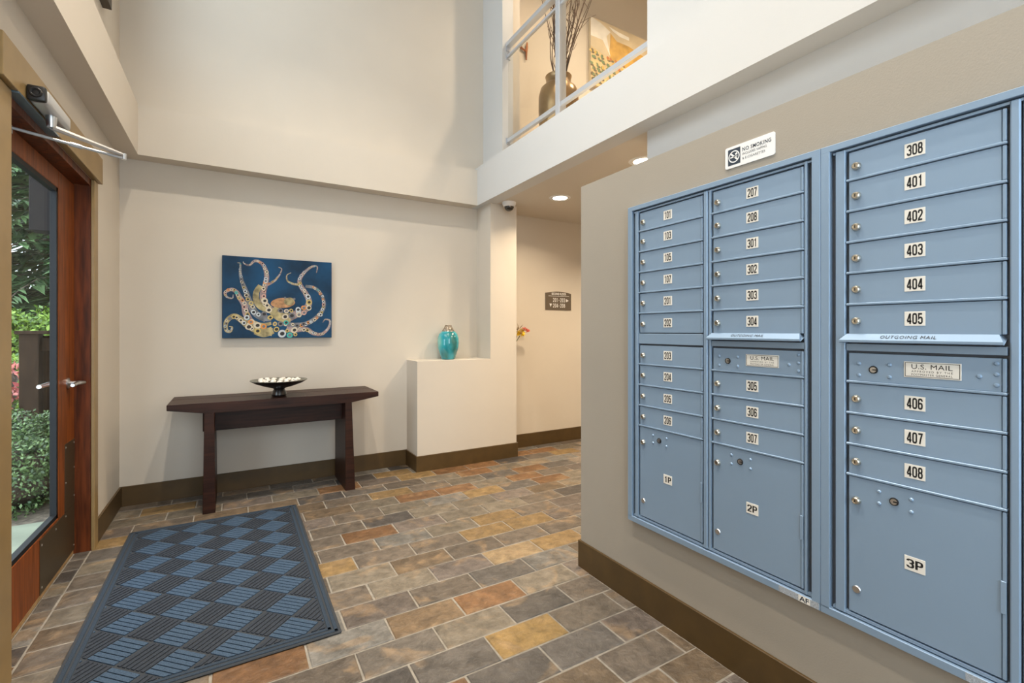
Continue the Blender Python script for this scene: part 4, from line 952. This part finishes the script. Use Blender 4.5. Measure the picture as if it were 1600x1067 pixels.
def leaves(bm, n, fn, size, rr, droop=0.0, narrow=0.5):
    for _ in range(n):
        p, nrm = fn(rr); d_ = Vector((rr.gauss(0, 1), rr.gauss(0, 1), rr.gauss(0, 1)-droop)).normalized()
        d_ = (d_+nrm*0.5).normalized(); s_ = d_.cross(nrm+Vector((rr.uniform(-.5, .5), rr.uniform(-.5, .5), rr.uniform(-.5, .5))))
        if s_.length < 1e-3: continue
        s_.normalize(); L_ = size*rr.uniform(0.6, 1.3); w_ = L_*narrow
        bm.faces.new([bm.verts.new(p), bm.verts.new(p+d_*L_*0.5+s_*w_*0.5), bm.verts.new(p+d_*L_), bm.verts.new(p+d_*L_*0.5-s_*w_*0.5)])
def blob(c_, r_, seed):
    C_ = Vector(c_)
    def fn(rr):
        d_ = Vector((rr.gauss(0, 1), rr.gauss(0, 1), rr.gauss(0, 1))).normalized(); d_.z = abs(d_.z) if rr.random() < .6 else d_.z
        k = (0.80+0.28*noise.noise(d_*2.6+Vector((seed, 0, 0))))*rr.uniform(0.82, 1.0)
        p = C_+Vector((d_.x*r_[0], d_.y*r_[1], d_.z*r_[2]))*k
        p.z = max(p.z, 0.0); return p, d_
    return fn
rr = random.Random(4)
def shrub(name, label, blobs, n, size, m_, cat='shrub', stem=True, group=None):
    base = blobs[0][0]; root = thing(name, (base[0], base[1], -0.03), label, cat, group)
    bm = bmesh.new()
    for i, (c_, r_) in enumerate(blobs): leaves(bm, n, blob(c_, r_, i*7.3+base[1]), size, rr)
    o = finish(bm, 'foliage', M[m_], root, recalc=False); o['kind'] = 'stuff'
    bm = bmesh.new()
    for i, (c_, r_) in enumerate(blobs): tube(bm, [(base[0], base[1], -0.03), (c_[0], c_[1], max(0.1, c_[2]))], [0.02, 0.01], 6)
    bmesh.ops.create_icosphere(bm, subdivisions=2, radius=1.0, matrix=Matrix.Translation(blobs[0][0])@Matrix.Diagonal((blobs[0][1][0]*0.55, blobs[0][1][1]*0.55, blobs[0][1][2]*0.5, 1)))
    finish(bm, 'stems', M['bark'], root)
shrub('boxwood_bush', 'low glossy green bush at the edge of the porch outside the door', [((-1.45, 4.85, 0.22), (0.62, 0.55, 0.50)), ((-1.22, 5.05, 0.28), (0.28, 0.45, 0.42)), ((-1.85, 5.2, 0.25), (0.5, 0.5, 0.45))], 11000, 0.030, 'leaf_bush')
shrub('azalea_shrub', 'small shrub with red blooms beside the fence post outside', [((-2.10, 7.0, 0.75), (0.22, 0.22, 0.22)), ((-2.05, 6.85, 0.55), (0.2, 0.2, 0.15))], 160, 0.07, 'leaf_red')
shrub('weeping_shrub', 'yellow green shrub behind the red blooms outside', [((-2.45, 7.9, 0.6), (0.5, 0.4, 0.5))], 1500, 0.06, 'leaf_hedge')
shrub('laurel_hedge', 'bright green clipped hedge behind the fence', [((-2.9, 8.9, 0.85), (0.9, 0.6, 0.95)), ((-2.0, 8.9, 0.85), (0.8, 0.6, 0.95)), ((-3.9, 9.0, 0.85), (0.9, 0.6, 0.95)), ((-1.2, 8.9, 0.8), (0.7, 0.6, 0.95))], 5000, 0.075, 'leaf_hedge', 'hedge')
def conifer(x, y, h, seed, label):
    root = thing('conifer_tree', (x, y, -0.03), label, 'tree', 'conifers behind the hedge'); r2 = random.Random(seed)
    bm = bmesh.new(); tube(bm, [(x, y, -0.03), (x+0.05, y, h*0.5), (x, y, h)], [0.22, 0.14, 0.02], 10); finish(bm, 'trunk', M['bark'], root, smooth=True)
    bm = bmesh.new(); bw = bmesh.new()
    for k in range(210):
        z = 0.8+(h-1.0)*r2.random()**1.25; L_ = (0.5+(h-z)*0.30)*r2.uniform(0.7, 1.15); L_ = min(L_, 2.2); a = r2.uniform(0, 2*PI)
        pts = [Vector((x+L_*f*math.cos(a), y+L_*f*math.sin(a), z+0.10*L_*f-0.42*L_*f*f)) for f in (0, .25, .5, .75, 1)]
        tube(bw, pts, [0.022, 0.017, 0.012, 0.008, 0.004], 4)
        side = Vector((-math.sin(a), math.cos(a), 0))
        for q in range(60):
            f = r2.uniform(0.12, 1.0); p = Vector((x+L_*f*math.cos(a), y+L_*f*math.sin(a), z+0.10*L_*f-0.42*L_*f*f)); sg = r2.choice((-1, 1))
            d_ = (side*sg*r2.uniform(0.6, 1.2)+Vector((math.cos(a), math.sin(a), 0))*0.7+Vector((0, 0, r2.uniform(-0.7, 0.1)))).normalized(); ll = 0.46*(1.15-f*0.6)*r2.uniform(0.6, 1.2); s_ = d_.cross(Vector((0, 0, 1))).normalized()
            p = p+Vector((0, 0, r2.uniform(-.04, .04)))
            bm.faces.new([bm.verts.new(p), bm.verts.new(p+d_*ll*0.45+s_*ll*0.16), bm.verts.new(p+d_*ll+Vector((0, 0, -0.05))), bm.verts.new(p+d_*ll*0.45-s_*ll*0.16)])
    finish(bw, 'branches', M['bark'], root); o = finish(bm, 'foliage', M['leaf_tree'], root, recalc=False); o['kind'] = 'stuff'
conifer(-2.75, 12.3, 8.5, 1, 'drooping green conifer straight behind the hedge')
conifer(-4.4, 17.8, 12.0, 2, 'tall dark conifer farthest behind the hedge')
conifer(-1.0, 22.6, 12.0, 5, 'dark conifer farthest right behind the hedge')
conifer(-8.2, 13.4, 9.0, 3, 'conifer standing apart to the left behind the hedge')
conifer(-7.5, 8.3, 8.0, 8, 'conifer standing left of the hedge, nearest the porch')
